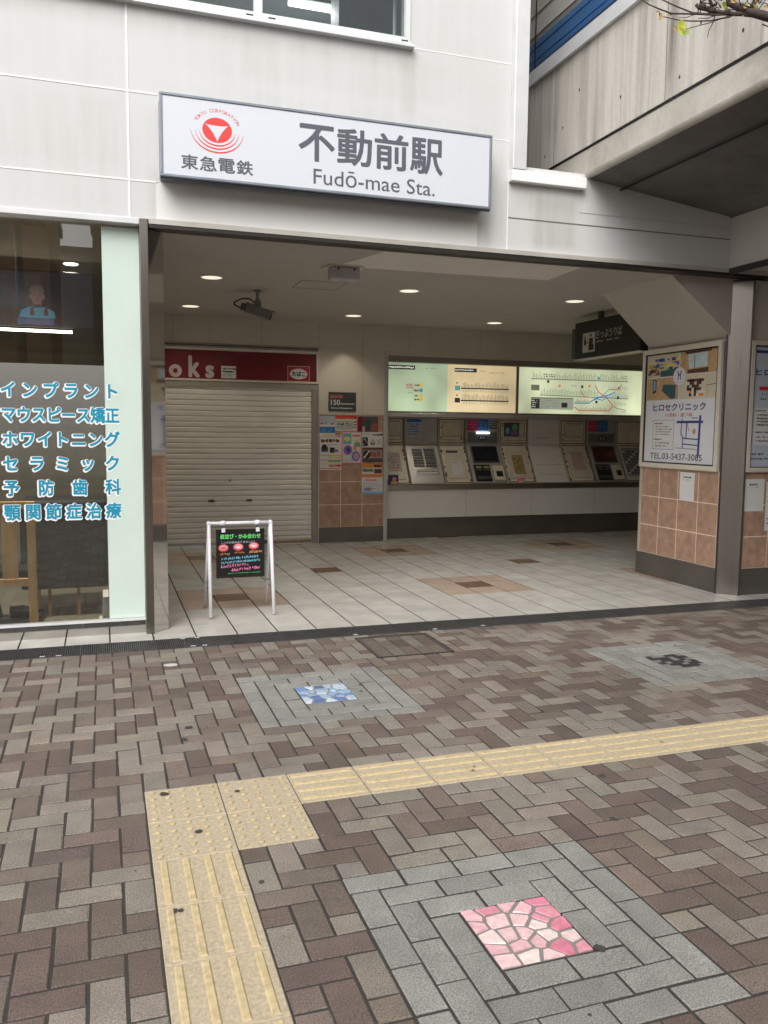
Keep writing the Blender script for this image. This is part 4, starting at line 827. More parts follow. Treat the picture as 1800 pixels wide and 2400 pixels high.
def p7(s, x0, x1, z0, z1, d):
    rc(s, x0, x1, z0, z1, 0, 1, 0, 1, d, M_BRN); rc(s, x0, x1, z0, z1, .03, .97, .25, .86, d + .0004, mat('mauve_print', (.36, .26, .22), .6)); s.scrib(PB, x0 + .09, x1 - .02, z0 + .06, z0 + .15, 1, d + .001, mat('brick_print', (.32, .10, .07), .6), 16, 1, .9); s.pell(PB, x0 + .06, z0 + .1, .05, .055, d + .0012, M_BLACK); s.pline(PB, [(x0 + .03, z0 + .06), (x0 + .09, z0 + .14)], .018, d + .0016, M_PAPER); rc(s, x0, x1, z0, z1, 0, 1, .08, .2, d + .001, M_CHAR)
def p8(s, x0, x1, z0, z1, d):
    rc(s, x0, x1, z0, z1, 0, 1, 0, .24, d, M_ORNG); rc(s, x0, x1, z0, z1, 0, 1, .7, 1, d, M_ORNG); s.scrib(PB, x0 + .17, x1 - .01, z1 - .05, z1 - .005, 1, d + .001, M_BLACK, 17, 1, .9); rc(s, x0, x1, z0, z1, .02, .55, .42, .6, d, M_GREEN); s.scrib(PB, x0 + .01, x0 + .16, z0 + .07, z0 + .12, 2, d + .001, M_BLACK, 18, .9, .8); rc(s, x0, x1, z0, z1, .60, .97, .28, .62, d, M_BRN)
def p9(s, x0, x1, z0, z1, d):
    rc(s, x0, x1, z0, z1, 0, 1, 0, .14, d, M_SKYB); s.scrib(PB, x0 + .05, x0 + .24, z1 - .06, z1 - .01, 1, d, M_PINK, 19, 1, .8); s.scrib(PB, x0 + .02, x1 - .02, z0 + .09, z1 - .07, 5, d, M_PURP, 20, .7, .6); rc(s, x0, x1, z0, z1, .1, .45, .18, .4, d + .001, mat('lilac_print', (.4, .36, .52), .6)); s.scrib(PB, x0 + .05, x1 - .06, z0 + .05, z0 + .085, 1, d + .001, M_GREEN, 21, .8)
s_ = (('white and blue poster at the top left of the tiled wall', 2.711, 2.92, 1.411, 1.679, p1, .004), ('cream poster with a red heading, top centre of the tiled wall', 2.924, 3.216, 1.49, 1.686, p2, .004), ('dark photo poster with a crimson edge, top right of the tiled wall', 3.233, 3.516, 1.48, 1.68, p3, .0065), ('tall cream poster with orange and yellow bands, lowest on the left', 2.715, 3.011, .97, 1.408, p4, .0045), ('pink bordered poster with purple discs in the middle of the wall', 3.013, 3.292, 1.054, 1.484, p5, .0042), ('white poster with black blocks and an olive bottle, under the dark photo poster', 3.295, 3.583, 1.272, 1.476, p6, .0042), ('brown landscape poster with a pale diagonal stroke', 3.30, 3.589, 1.077, 1.265, p7, .0042), ('orange and black poster under the brown one', 3.298, 3.585, .87, 1.05, p8, .0042), ('white poster with lilac print, lowest on the right', 3.297, 3.593, .645, .867, p9, .0042))
for lb, x0_, x1_, z0_, z1_, fn, d_ in s_: poster(lb, x0_, x1_, z0_, z1_, fn, d_)

# ------------------------------------------------------------------ ticket counter, light boxes and machines
TY = 10.9; PTY = front(TY)
TC = thing('ticket_counter', 'long white ticket machine counter with steel edge and dark base', 'counter', (5.8, TY, 0))
s = MB(); s.box(3.67, 8.3, TY, TY + .03, .286, .672, mat('counter_white', (.72, .70, .66), .3, var=.05, scale=1.5, coat=.3)); s.build('front_panel', TC)
for x in (4.9, 5.95, 7.0): s = MB(); s.box(x - .0015, x + .0015, TY - .001, TY + .001, .287, .671, M_SEAM); s.build('panel_seam', TC)
s = MB(); s.box(3.66, 8.3, TY - .02, TY + .10, .673, .755, M_RAIL); s.build('edge_rail', TC, bevel=.01)
s = MB(); s.box(3.67, 8.3, TY + .03, TY + .06, 0, .2855, M_DKSTEEL); s.build('base_plate', TC)
s = MB(); s.box(3.632, 3.668, BY + .02, TY + .5, 0, 2.505, M_TRIM); s.build('end_post', TC)
s = MB(); s.box(3.67, 8.3, TY + .10, TY + .45, .7, .757, M_BEIGE); s.box(3.67, 8.3, TY + .42, TY + .46, .757, 1.742, mat('recess_back', (.5, .47, .42), .6)); s.box(3.67, 8.3, TY + .02, TY + .44, 1.742, 1.75, M_INWALL); s.build('machine_recess', TC)
MLF = mat('lightbox_frame', (.30, .28, .25), .4, .4, var=.1)
LB = thing('canopy_fascia', 'grey metal fascia framing the three lit fare boards over the counter', 'fascia', (5.8, TY, 1.7))
s = MB(); s.box(3.67, 8.3, BY + .06, TY + .1, 2.425, 2.505, MLF); s.box(3.67, 8.3, TY - .01, TY + .04, 1.688, 1.742, M_TRIM); s.box(3.67, 8.3, TY - .008, TY + .02, 1.7425, 1.766, MLF); s.build('rail', LB, bevel=.004)
s = MB(); s.box(5.652, 5.69, TY - .006, TY + .03, 1.767, 2.4245, MLF); s.box(3.67, 3.676, TY - .006, TY + .03, 1.767, 2.4245, MLF); s.build('mullion', LB)
G_DK, G_GR, G_WH = emitter('board_dark', (.035, .035, .03), .4), emitter('board_grey', (.20, .21, .15), .4), emitter('board_white', (.8, .8, .7), .45)
G_YE, G_BL, G_RE, G_PU = emitter('board_yellow', (.75, .55, .06), .4), emitter('board_blue', (.05, .30, .55), .4), emitter('board_red', (.62, .12, .10), .4), emitter('board_purple', (.22, .12, .3), .4)
G_GN, G_OR, G_TE = emitter('board_green', (.18, .34, .2), .4), emitter('board_orange', (.75, .32, .10), .4), emitter('board_teal', (.10, .38, .36), .4)
def lightbox(label, x0, x1, col, e, fn):
    t = thing('fare_board', label, 'light box', ((x0 + x1) / 2, TY, 1.77))
    s = MB(); s.box(x0 + .004, x1 - .004, TY + .022, TY + .05, 1.768, 2.424, M_WHITE); s.build('back', t)
    m, n, l, b = nodes('board_glow'); geo = n.new('ShaderNodeNewGeometry'); tx = n.new('ShaderNodeTexNoise'); tx.inputs['Scale'].default_value = 1.4; l.new(geo.outputs['Position'], tx.inputs['Vector'])
    b.inputs['Base Color'].default_value = (.5, .5, .46, 1); b.inputs['Roughness'].default_value = .25; b.inputs['Emission Color'].default_value = (*col, 1); l.new(math_node(n, l, 'MULTIPLY', math_node(n, l, 'MULTIPLY_ADD', tx.outputs[0], 1.8, .1), e), b.inputs['Emission Strength'])
    s = MB(); s.box(x0 + .002, x1 - .002, TY + .008, TY + .021, 1.768, 2.424, m); s.build('lit_panel', t)
    s = MB(); fn(s); s.build('print', t)
PL_ = front(TY + .0075)
def ticks(s, x0, x1, z, h, n, m, seed, d=.0006, w=.005):
    rn = random.Random(seed)
    for k in range(n):
        x = x0 + (x1 - x0) * k / (n - 1); hh = h * (.5 + .5 * rn.random()); s.ppoly(PL_, [(x, z), (x + w, z), (x + w, z + hh), (x, z + hh)], d, m)
def lb1(s):
    s.ppoly(PL_, [(3.68, 2.335), (4.10, 2.335), (4.10, 2.39), (3.68, 2.39)], .0004, G_DK); s.scrib(PL_, 3.70, 4.09, 2.345, 2.38, 1, .0008, G_WH, 51, 1, .7); s.scrib(PL_, 4.26, 4.46, 2.345, 2.37, 1, .0004, G_GR, 52); s.pframe(PL_, 3.975, 4.065, 2.08, 2.14, .01, .0002, .0006, G_RE); s.scrib(PL_, 3.985, 4.055, 2.09, 2.13, 2, .0008, G_DK, 53)
    s.pline(PL_, [(4.065, 2.09), (4.10, 2.05), (4.15, 2.05)], .006, .0004, G_GR)
    for z, m in ((2.105, G_YE), (2.03, G_BL), (1.955, G_YE), (1.905, G_YE)): s.ppoly(PL_, [(4.17, z), (4.215, z), (4.215, z + .05), (4.17, z + .05)], .0006, m); s.scrib(PL_, 4.095, 4.165, z + .005, z + .04, 1, .0006, G_DK, int(z * 100), 1, .8)
    s.pline(PL_, [(4.145, 1.9), (4.145, 2.14)], .008, .0003, G_YE); s.scrib(PL_, 3.99, 4.09, 2.01, 2.03, 1, .0006, G_GR, 57)
def lb2(s):
    s.ppoly(PL_, [(4.69, 2.325), (5.03, 2.325), (5.03, 2.38), (4.69, 2.38)], .0004, G_DK); s.scrib(PL_, 4.70, 5.02, 2.337, 2.37, 1, .0008, G_WH, 61, 1, .7); s.scrib(PL_, 5.06, 5.2, 2.335, 2.36, 1, .0004, G_GR, 62); s.scrib(PL_, 5.22, 5.5, 2.31, 2.345, 2, .0004, G_GR, 63)
    for z, m in ((2.10, G_TE), (1.93, G_PU)):
        s.pline(PL_, [(4.80, z), (5.53, z)], .018, .0004, G_DK); ticks(s, 4.82, 5.52, z + .01, .085, 34, G_DK, int(z * 100)); ticks(s, 4.83, 5.52, z - .05, .045, 30, G_GR, int(z * 77)); s.ppoly(PL_, [(4.70, z - .03), (4.78, z - .03), (4.78, z + .035), (4.70, z + .035)], .0005, m if z > 2 else G_DK); s.scrib(PL_, 4.72, 4.79, z + .04, z + .10, 1, .0006, G_DK, 64)
def lb3(s):
    s.pline(PL_, [(5.90, 2.265), (7.52, 2.265)], .012, .0004, G_GR); ticks(s, 5.92, 7.5, 2.27, .10, 60, G_GR, 70, w=.007); s.scrib(PL_, 6.1, 6.3, 2.29, 2.35, 2, .0010, G_DK, 71)
    s.pline(PL_, [(6.05, 2.035), (7.53, 2.01)], .012, .0005, G_GR); ticks(s, 6.06, 7.0, 2.04, .10, 38, G_GN, 72, w=.007); ticks(s, 7.2, 7.52, 2.015, .08, 12, G_BL, 73, w=.007)
    s.ppoly(PL_, [(5.895, 2.10), (6.03, 2.10), (6.03, 2.18), (5.895, 2.18)], .0006, G_GR); s.ppoly(PL_, [(5.9, 1.83), (6.6, 1.83), (6.6, 1.99), (5.9, 1.99)], .0003, emitter('board_table', (.42, .46, .36), .36)); s.ppoly(PL_, [(5.9, 1.99), (6.6, 1.99), (6.6, 2.0), (5.9, 2.0)], .0006, G_DK); s.ppoly(PL_, [(5.9, 1.84), (6.04, 1.84), (6.04, 1.98), (5.9, 1.98)], .0008, G_DK); s.scrib(PL_, 5.91, 6.03, 1.85, 1.97, 4, .0012, G_WH, 74, .6); s.scrib(PL_, 6.06, 6.4, 1.84, 1.97, 6, .0012, G_GR, 75, .6); s.ppoly(PL_, [(6.40, 1.86), (6.5, 1.86), (6.5, 1.93), (6.40, 1.93)], .0013, G_DK)
    blue = G_BL
    for L_, m, w in (([(6.62, 1.87), (6.70, 1.82), (7.2, 1.825), (7.28, 1.90), (7.16, 2.02), (7.02, 2.10), (6.96, 2.19)], G_RE, .014), ([(6.62, 1.93), (6.85, 1.93), (7.0, 2.02), (7.2, 2.06), (7.3, 2.10)], blue, .016), ([(6.95, 1.98), (7.08, 2.04), (7.18, 2.03), (7.1, 1.98), (6.98, 2.0)], blue, .012), ([(7.1, 2.06), (7.2, 2.14), (7.35, 2.14), (7.42, 2.22)], G_GR, .01), ([(7.28, 1.90), (7.36, 1.86), (7.5, 1.84)], G_GR, .01), ([(6.72, 2.10), (6.78, 2.03), (6.9, 2.02)], G_RE, .01)): s.pline(PL_, L_, w, .0007, m)
    ticks(s, 6.64, 6.86, 1.935, .06, 12, G_GR, 76, w=.007); ticks(s, 7.2, 7.5, 2.145, .06, 10, G_GN, 77, w=.007); ticks(s, 7.3, 7.5, 1.91, .06, 8, G_GN, 78, w=.007); ticks(s, 6.7, 7.15, 1.83, .05, 16, G_GR, 79, w=.007)
    for x, z, m in ((6.17, 2.23, G_DK), (6.36, 2.17, G_OR), (6.74, 2.17, G_DK), (6.86, 2.18, G_OR), (6.99, 1.95, G_DK), (7.36, 2.02, G_DK), (7.02, 2.30, G_TE), (7.37, 2.16, G_RE)): s.ppoly(PL_, [(x - .018, z - .018), (x + .018, z - .018), (x + .018, z + .022), (x - .018, z + .022)], .0015, m)
    s.scrib(PL_, 6.55, 6.68, 2.17, 2.19, 1, .0006, G_DK, 80); s.scrib(PL_, 7.4, 7.53, 2.30, 2.36, 2, .0006, G_GR, 81); s.scrib(PL_, 7.42, 7.53, 1.79, 1.83, 2, .0006, G_GR, 82)
lightbox('pale green lit fare board, the left one with a small coloured route list', 3.676, 4.592, (.48, .64, .40), .42, lb1)
lightbox('warm cream lit fare board in the middle with two dark line diagrams', 4.592, 5.652, (.76, .60, .33), .48, lb2)
lightbox('wide lit route map board over the right half of the counter', 5.69, 8.29, (.66, .72, .46), .50, lb3)

MSL = mat('machine_silver', (.46, .45, .43), .35, .3, var=.1); MWH = mat('cover_white', (.76, .74, .70), .14, var=.05, coat=.4)
SLV = Vector((0, .33, .553)); SLL = SLV.length; SLN = Vector((0, -.553, .33))
def machine(x0, x1, kind, label, cat):
    t = thing('ticket_machine', label, cat, ((x0 + x1) / 2, TY + .2, .757)); W_ = x1 - x0 - .012; x0 += .006; x1 -= .006
    ps = Pl((x0, TY + .03, .757), (1, 0, 0), SLV, SLN); pu = Pl((x0, TY + .36, 1.312), (1, 0, 0), (0, 0, 1), (0, -1, 0))
    m = {'beige': M_BEIGE, 'touch': MSL, 'blank': MWH, 'keys': MSL, 'grid': M_BEIGE}[kind]
    s = MB(); s.prism([(x0, TY + .03, .7575), (x0, TY + .36, 1.312), (x0, TY + .36, 1.688), (x0, TY + .415, 1.688), (x0, TY + .415, .7575)], (W_, 0, 0), m); s.build('body', t, bevel=.006)
    L = SLL
    if kind in ('beige', 'grid'):
        s = MB()
        for p_, a in ((ps, L), (pu, .37)): s.pframe(p_, .006, W_ - .006, .012, a - .01, .012, 0, .0015, M_RUST)
        s.build('tape_edge', t)
    if kind == 'beige':
        s = MB(); s.pbox(ps, .05, W_ - .05, .09, L - .10, 0, .006, mat('cover_plate', (.66, .60, .48), .4, var=.15, scale=12)); s.build('cover', t)
        s = MB(); s.pbox(pu, .05, W_ - .04, .10, .33, 0, .01, mat('cover_plate', (.5, .46, .36), .4)); s.pframe(pu, .06, W_ - .05, .11, .32, .006, .01, .0112, M_RUST); s.build('upper_cover', t)
        rn = random.Random(int(x0 * 100)); s = MB()
        for k in range(12):                       # torn tape and glue marks along the edges
            e = rn.random(); a, b = (.012 if rn.random() < .5 else W_ - .04, .03 + e * (L - .1)); s.ppoly(ps, [(a, b), (a + .02 + .015 * rn.random(), b + .004), (a + .018, b + .02 + .03 * rn.random()), (a + .004, b + .03)], .0066 + k * .0001, M_RUST if rn.random() < .7 else M_BRN)
        for k in range(5):
            a, b = (.03 if rn.random() < .5 else W_ - .06, .05 + rn.random() * .26); s.ppoly(pu, [(a, b), (a + .025, b + .003), (a + .02, b + .03), (a + .002, b + .026)], .0022 + k * .0001, M_RUST)
        s.pline(ps, [(.06, .075), (W_ - .06, .075)], .006, .0018, M_BRN); s.pline(pu, [(.03, .06), (W_ - .03, .06)], .005, .0018, M_BRN); s.build('tape_mark', t)
        for a, b in ((.03, .04), (W_ - .03, .04)): s = MB(); s.pell(ps, a, b, .009, .009, .002, M_CHAR, 12); s.build('screw', t)
    return t, ps, pu, W_, L
# far left, partly hidden
t, ps, pu, w_, L = machine(3.69, 4.075, 'beige', 'beige covered ticket machine at the far left end of the counter', 'ticket machine')
s = MB(); s.pbox(ps, .08, w_ - .09, .2, .5, .0065, .008, mat('pinkish_paper', (.52, .42, .38), .6)); s.scrib(ps, .10, w_ - .11, .24, .44, 5, .0085, M_CRIM, 90, .6); s.build('paper_label', t)
# key panel
t, ps, pu, w_, L = machine(4.08, 4.595, 'keys', 'metal ticket machine with rows of fare buttons, second from the left', 'ticket machine')
s = MB(); s.pbox(ps, .06, w_ - .06, .14, L - .05, 0, .004, mat('key_plate', (.30, .27, .24), .3, .6)); s.build('key_plate', t)
s = MB()
for a in range(7):
    for b in range(2): s.pbox(ps, .085 + b * .185, .085 + b * .185 + .155, .27 + a * .043, .27 + a * .043 + .03, .004, .012, M_CHAR if (a + b) % 3 else M_INK)
s.build('key', t)
s = MB(); s.pbox(ps, .10, .42, .16, .225, .0045, .007, M_PAPER); s.scrib(ps, .12, .40, .175, .215, 1, .0075, M_BLACK, 91, 1, .7); s.build('paper_label', t)
s = MB(); s.pbox(pu, .03, .25, .10, .36, 0, .004, mat('poster_white_blue', (.50, .52, .52), .5)); s.ppoly(pu, [(.03, .31), (.25, .31), (.25, .355), (.03, .355)], .0045, M_BLUE); s.scrib(pu, .04, .24, .12, .30, 5, .005, M_BLUE, 92, .9, .6); s.build('instruction_poster', t)
t, ps, pu, w_, L = machine(4.60, 5.025, 'beige', 'beige covered ticket machine with a white sheet and rusty edges, third from the left', 'ticket machine')
s = MB(); s.pbox(ps, .13, .30, .12, .36, .0065, .008, M_PAPER); s.scrib(ps, .15, .28, .33, .35, 1, .0085, M_CHAR, 93); s.build('paper_label', t); s = MB(); s.pbox(ps, .09, .27, .50, .53, .0065, .016, M_CHAR); s.build('slot', t)
s = MB(); s.scrib(pu, .09, .3, .16, .29, 4, .0115, M_YELL, 94, .5); s.build('print', t)
def touch(t, ps, pu, w_, L, scr):
    s = MB(); s.pbox(ps, .06, w_ - .05, .33, L - .03, 0, .012, M_CHAR); s.build('screen_bezel', t, bevel=.003)
    s = MB(); s.pbox(ps, .08, w_ - .07, .355, L - .05, .0125, .0145, mat(scr, (.01, .012, .018) if scr == 'screen_black' else (.09, .025, .012), .12, var=.1, emit=0)); s.build('screen', t)
    s = MB(); s.pbox(ps, .05, .30, .03, .30, 0, .006, M_BLACK); s.pbox(ps, .07, .28, .055, .10, .006, .03, M_CHAR); s.build('cash_panel', t)
    for a in (.07, .19):
        s = MB(); s.pbox(ps, a, a + .09, .20, .27, .006, .022, M_CHAR); s.pbox(ps, a + .005, a + .085, .245, .262, .022, .025, M_YELL if scr == 'screen_black' else M_INK); s.build('coin_slot', t)
    s = MB(); s.pbox(ps, .33, w_ - .03, .04, .27, 0, .035, M_BEIGE); s.pbox(ps, .37, w_ - .06, .09, .18, .035, .038, M_BLACK); s.build('note_slot', t, bevel=.004)
    s = MB(); s.pbox(pu, .02, .19, .2, .36, .0, .006, mat('notice_magenta', (.55, .04, .17), .5)); s.pbox(pu, .195, .36, .2, .36, 0, .006, M_BLUE); s.scrib(pu, .03, .18, .23, .34, 3, .0065, M_PINK, 95, .7); s.scrib(pu, .205, .35, .23, .34, 3, .0065, M_SKYB, 96, .7); s.build('notice_plate', t)
    s = MB(); s.pbox(pu, .03, w_ - .03, .03, .17, 0, .006, mat('machine_grey', (.17, .17, .17), .4)); s.pbox(pu, .2, .34, .06, .13, .006, .012, M_CHAR); s.build('upper_panel', t); s = MB(); s.pell(pu, .24, .095, .012, .018, .0125, M_PAPER); s.pell(pu, .29, .095, .012, .018, .0125, M_PAPER); s.build('lamp_lens', t)
t, ps, pu, w_, L = machine(5.03, 5.575, 'touch', 'ticket machine with a black touch screen and two yellow slots', 'ticket machine'); touch(t, ps, pu, w_, L, 'screen_black')
s = MB(); s.pbox(pu, .17, .37, .155, .178, .006, .03, emitter('status_light', (.85, .9, 1), 2.2)); s.build('status_light', t); s = MB(); s.pbox(pu, .38, .5, .22, .35, 0, .004, M_INK); s.scrib(pu, .39, .49, .24, .34, 3, .0045, M_PAPER, 97); s.build('small_label', t)
t, ps, pu, w_, L = machine(5.58, 6.045, 'beige', 'beige covered ticket machine with a dark yellow sheet and a photo card above', 'ticket machine')
s = MB(); s.pbox(ps, .14, .32, .14, .46, .0065, .008, mat('ochre_paper', (.38, .31, .12), .6)); s.scrib(ps, .16, .30, .18, .42, 6, .0085, M_BRN, 98, .5); s.build('paper_label', t)
s = MB(); s.pbox(pu, .06, .31, .12, .32, .0125, .015, M_CHAR); s.pell(pu, .24, .25, .05, .05, .0155, M_GREEN); s.pell(pu, .12, .2, .035, .05, .0158, M_SKYB); s.ppoly(pu, [(.17, .14), (.29, .14), (.29, .2), (.17, .2)], .016, M_PURP); s.build('photo_card', t)
t, ps, pu, w_, L = machine(6.05, 6.595, 'blank', 'blank glossy white machine cover in the row of ticket machines', 'ticket machine')
s = MB()
for v in (.14, .30): s.pline(ps, [(.05, v), (w_ - .05, v)], .004, .001, M_SEAM)
s.pline(ps, [(.28, .42), (w_ - .08, .30)], .003, .001, M_INK); s.pline(pu, [(.15, .1), (.35, .1)], .006, .001, M_SEAM); s.build('cover_line', t)
t, ps, pu, w_, L = machine(6.60, 7.055, 'beige', 'beige covered ticket machine with a pale pink sheet, left of the brown screen', 'ticket machine')
s = MB(); s.pbox(ps, .12, .33, .2, .52, .0065, .008, mat('pinkish_paper', (.52, .42, .38), .6)); s.scrib(ps, .14, .31, .25, .48, 7, .0085, M_ORNG, 99, .6); s.build('paper_label', t)
t, ps, pu, w_, L = machine(7.06, 7.585, 'touch', 'ticket machine with a brown touch screen near the pillar', 'ticket machine'); touch(t, ps, pu, w_, L, 'screen_brown')
t, ps, pu, w_, L = machine(7.59, 8.2, 'grid', 'ticket machine with a grey button grid, nearest the pillar', 'ticket machine')
s = MB(); s.pbox(ps, .05, w_ - .05, .1, L - .06, 0, .004, mat('grid_plate', (.33, .32, .32), .4))
for a in range(9):
    for b in range(8): s.pbox(ps, .07 + b * .058, .07 + b * .058 + .04, .13 + a * .047, .13 + a * .047 + .03, .004, .007, M_INK if (a * 3 + b) % 4 else M_PAPER)
s.build('button_grid', t)
s = MB(); s.box(3.73, 3.87, TY - .005, TY + .02, .757, .89, mat('leaflet_blue', (.02, .04, .2), .5)); s.box(3.75, 3.85, TY - .03, TY - .006, .757, .80, M_TAN); s.pell(front(TY - .0055), 3.81, .83, .03, .03, .001, M_ORNG); s.build('leaflet_box', base=(3.8, TY, .757), label='small blue leaflet box on the left end of the counter', cat='leaflet box')
s = MB(); s.box(5.72, 5.83, TY - .005, TY + .015, .757, .83, M_PINK); s.ppoly(front(TY - .0055), [(5.73, .765), (5.82, .765), (5.82, .79), (5.73, .79)], .001, M_PAPER); s.build('small_sign', base=(5.77, TY, .757), label='small pink and white card standing on the counter edge', cat='card')

# ------------------------------------------------------------------ things on the hall ceiling
def downlight():
    t = thing('downlight', 'x', 'ceiling light', (0, 0, 0)); CZ = .0
    s = MB(); n = 32
    for k in range(n):
        a0, a1 = 2 * math.pi * k / n, 2 * math.pi * (k + 1) / n
        q = [(.112, -.001), (.108, -.008), (.094, -.008), (.085, .05)]
        for (r0, z0_), (r1, z1_) in zip(q, q[1:]): s.quad([(r0 * math.cos(a0), r0 * math.sin(a0), z0_), (r0 * math.cos(a1), r0 * math.sin(a1), z0_), (r1 * math.cos(a1), r1 * math.sin(a1), z1_), (r1 * math.cos(a0), r1 * math.sin(a0), z1_)], M_WHITE)
    s.build('rim', t)
    s = MB(); s.disc((0, 0), .092, -.0065, -.003, emitter('downlight_glow', (1, .90, .72), .55)); s.build('diffuser', t)
    return t
dl = downlight(); spots = [(.985, 7.97, 'front left'), (.985, 9.9, 'back left'), (2.93, 7.99, 'front middle'), (2.93, 9.95, 'back middle'), (4.79, 7.95, 'front right'), (4.80, 9.9, 'back right')]
for k, (x, y, nm) in enumerate(spots):
    o = dl if k == 0 else copy_tree(dl); o.location = (x, y, 2.8895); o['label'] = f'round recessed downlight, {nm} one of the hall ceiling'; o['group'] = 'downlights in the hall ceiling'
    ld = bpy.data.lights.new('downlight_lamp', 'SPOT'); ld.energy = 16 if y > 9 else 3.5; ld.spot_size = R(140); ld.spot_blend = .6; ld.color = (1, .90, .75); ld.shadow_soft_size = .08
    lo = bpy.data.objects.new('downlight_lamp', ld); COL.objects.link(lo); lo.location = (x, y, 2.875); lo.visible_camera = False if False else True
# small wall-washer that makes the pool of light over the price plate
ld = bpy.data.lights.new('wall_washer', 'SPOT'); ld.energy = 4; ld.spot_size = R(70); ld.spot_blend = .25; ld.color = (1, .9, .68); ld.shadow_soft_size = .03
lo = bpy.data.objects.new('wall_washer', ld); COL.objects.link(lo); lo.location = (3.05, 10.45, 2.87); lo.rotation_euler = (R(4), 0, 0)

CT = thing('security_camera', 'grey security camera on a ceiling bracket with a looped black cable', 'security camera', (1.51, 8.55, 2.89))
MCG = mat('camera_grey', (.20, .205, .20), .4, .2, var=.1)
s = MB(); s.disc((1.51, 8.55), .04, 2.875, 2.889, MCG); s.tube([(1.51, 8.55, 2.88), (1.51, 8.55, 2.79)], .017, MCG, 12); s.tube([(1.51, 8.52, 2.775), (1.51, 8.58, 2.775)], .03, MCG, 12); s.box(1.475, 1.545, 8.525, 8.575, 2.73, 2.775, MCG); s.build('bracket', CT, bevel=.003)
ax = Vector((.955, -.10, -.29)).normalized(); sd_ = ax.cross(Vector((0, 0, 1))).normalized(); up = sd_.cross(ax); c0 = Vector((1.39, 8.55, 2.715))
def cbox(a0, a1, w0, w1, h0, h1, m, n):
    s = MB(); k = s.add([c0 + ax * a + sd_ * b + up * c for c in (h0, h1) for b in (w0, w1) for a in (a0, a1)])
    for q in ((0, 2, 3, 1), (4, 5, 7, 6), (0, 1, 5, 4), (2, 6, 7, 3), (0, 4, 6, 2), (1, 3, 7, 5)): s.face([k + i for i in q], m)
    s.build(n, CT, bevel=.008)
cbox(0, .26, -.048, .048, -.05, .035, MCG, 'housing'); cbox(-.01, .30, -.056, .056, .036, .046, MCG, 'sunshield'); cbox(-.05, -.001, -.035, .035, -.04, .03, M_CHAR, 'rear_cap')
s = MB(); s.tube([c0 + ax * .258 - up * .008, c0 + ax * .272 - up * .008], .034, M_BLACK, 18); s.build('lens', CT)
s = MB(); s.tube([c0 + ax * -.045 - up * .01] + [Vector((1.36 + .0, 8.55, 2.70)) + Vector((-.085 * math.sin(t * math.pi), 0, .095 * t)) for t in (.1, .25, .4, .55, .7, .85)] + [Vector((1.36, 8.55, 2.80)), Vector((1.43, 8.55, 2.80)), Vector((1.48, 8.55, 2.765))], .008, M_BLACK, 8); s.build('cable', CT)

EL = thing('ceiling_sensor', 'pale lilac box sensor on a ceiling plate near the entrance', 'sensor', (2.0, 7.05, 2.89))
s = MB(); s.prism([(1.81, 7.14, 2.889), (1.865, 6.95, 2.889), (2.14, 6.95, 2.889), (2.18, 7.14, 2.889)], (0, 0, -.012), MCR); s.build('mounting_plate', EL)
s = MB(); s.box(1.862, 2.115, 6.98, 7.12, 2.772, 2.8765, mat('sensor_lilac', (.42, .41, .46), .35)); s.build('housing', EL, bevel=.015)
s = MB()
for x in (1.92, 2.06): s.tube([(x, 6.979, 2.855), (x, 6.97, 2.855)], .01, M_CRIM, 10)
s.build('indicator', EL)

HX = 5.42; PH = left(HX, 9.05)
HS = thing('hanging_sign', 'black ceiling sign with a ticket pictogram behind the sloping haunch', 'sign', (HX, 8.4, 2.37))
s = MB(); s.box(HX, HX + .14, 7.66, 8.97, 2.372, 2.80, M_BLACK); s.build('casing', HS, bevel=.004)
s = MB(); s.box(HX + .01, HX + .13, 8.9705, 9.05, 2.378, 2.74, M_CHAR); s.box(HX, HX + .14, 7.66, 8.97, 2.362, 2.3715, MCR); s.box(HX + .05, HX + .09, 8.5, 8.56, 2.80, 2.889, M_CHAR); s.box(HX + .05, HX + .09, 7.9, 7.96, 2.80, 2.889, M_CHAR); s.build('end_cap', HS)
s = MB(); d = .0015; MSP = mat('pictogram_white', (.58, .56, .50), .4); PH = left(HX, 8.97)
s.pbox(PH, .18, .44, 2.435, 2.66, 0, d, MSP); s.pell(PH, .355, 2.625, .02, .018, d + .0006, M_BLACK); s.ppoly(PH, [(.315, 2.50), (.40, 2.50), (.40, 2.595), (.315, 2.595)], d + .0006, M_BLACK); s.ppoly(PH, [(.31, 2.455), (.42, 2.455), (.42, 2.52), (.31, 2.52)], d + .0009, M_BLACK); s.ppoly(PH, [(.21, 2.52), (.255, 2.52), (.255, 2.59), (.21, 2.59)], d + .0006, M_BLACK); s.pell(PH, .232, 2.61, .016, .015, d + .0006, M_BLACK); s.pline(PH, [(.26, 2.55), (.30, 2.54)], .012, d + .0007, M_BLACK)
s.build('pictogram', HS)
s = MB(); s.glyphs(PH, 'きっぷうりば', .465, 2.575, .97, 2.67, d, MSP); s.scrib(PH, .47, .62, 2.53, 2.552, 1, d, MSP, 101, 1, .7); s.scrib(PH, .68, .78, 2.53, 2.552, 1, d, MSP, 102, 1, .7); s.scrib(PH, .83, .93, 2.53, 2.552, 1, d, MSP, 103, 1, .7); s.build('lettering', HS)

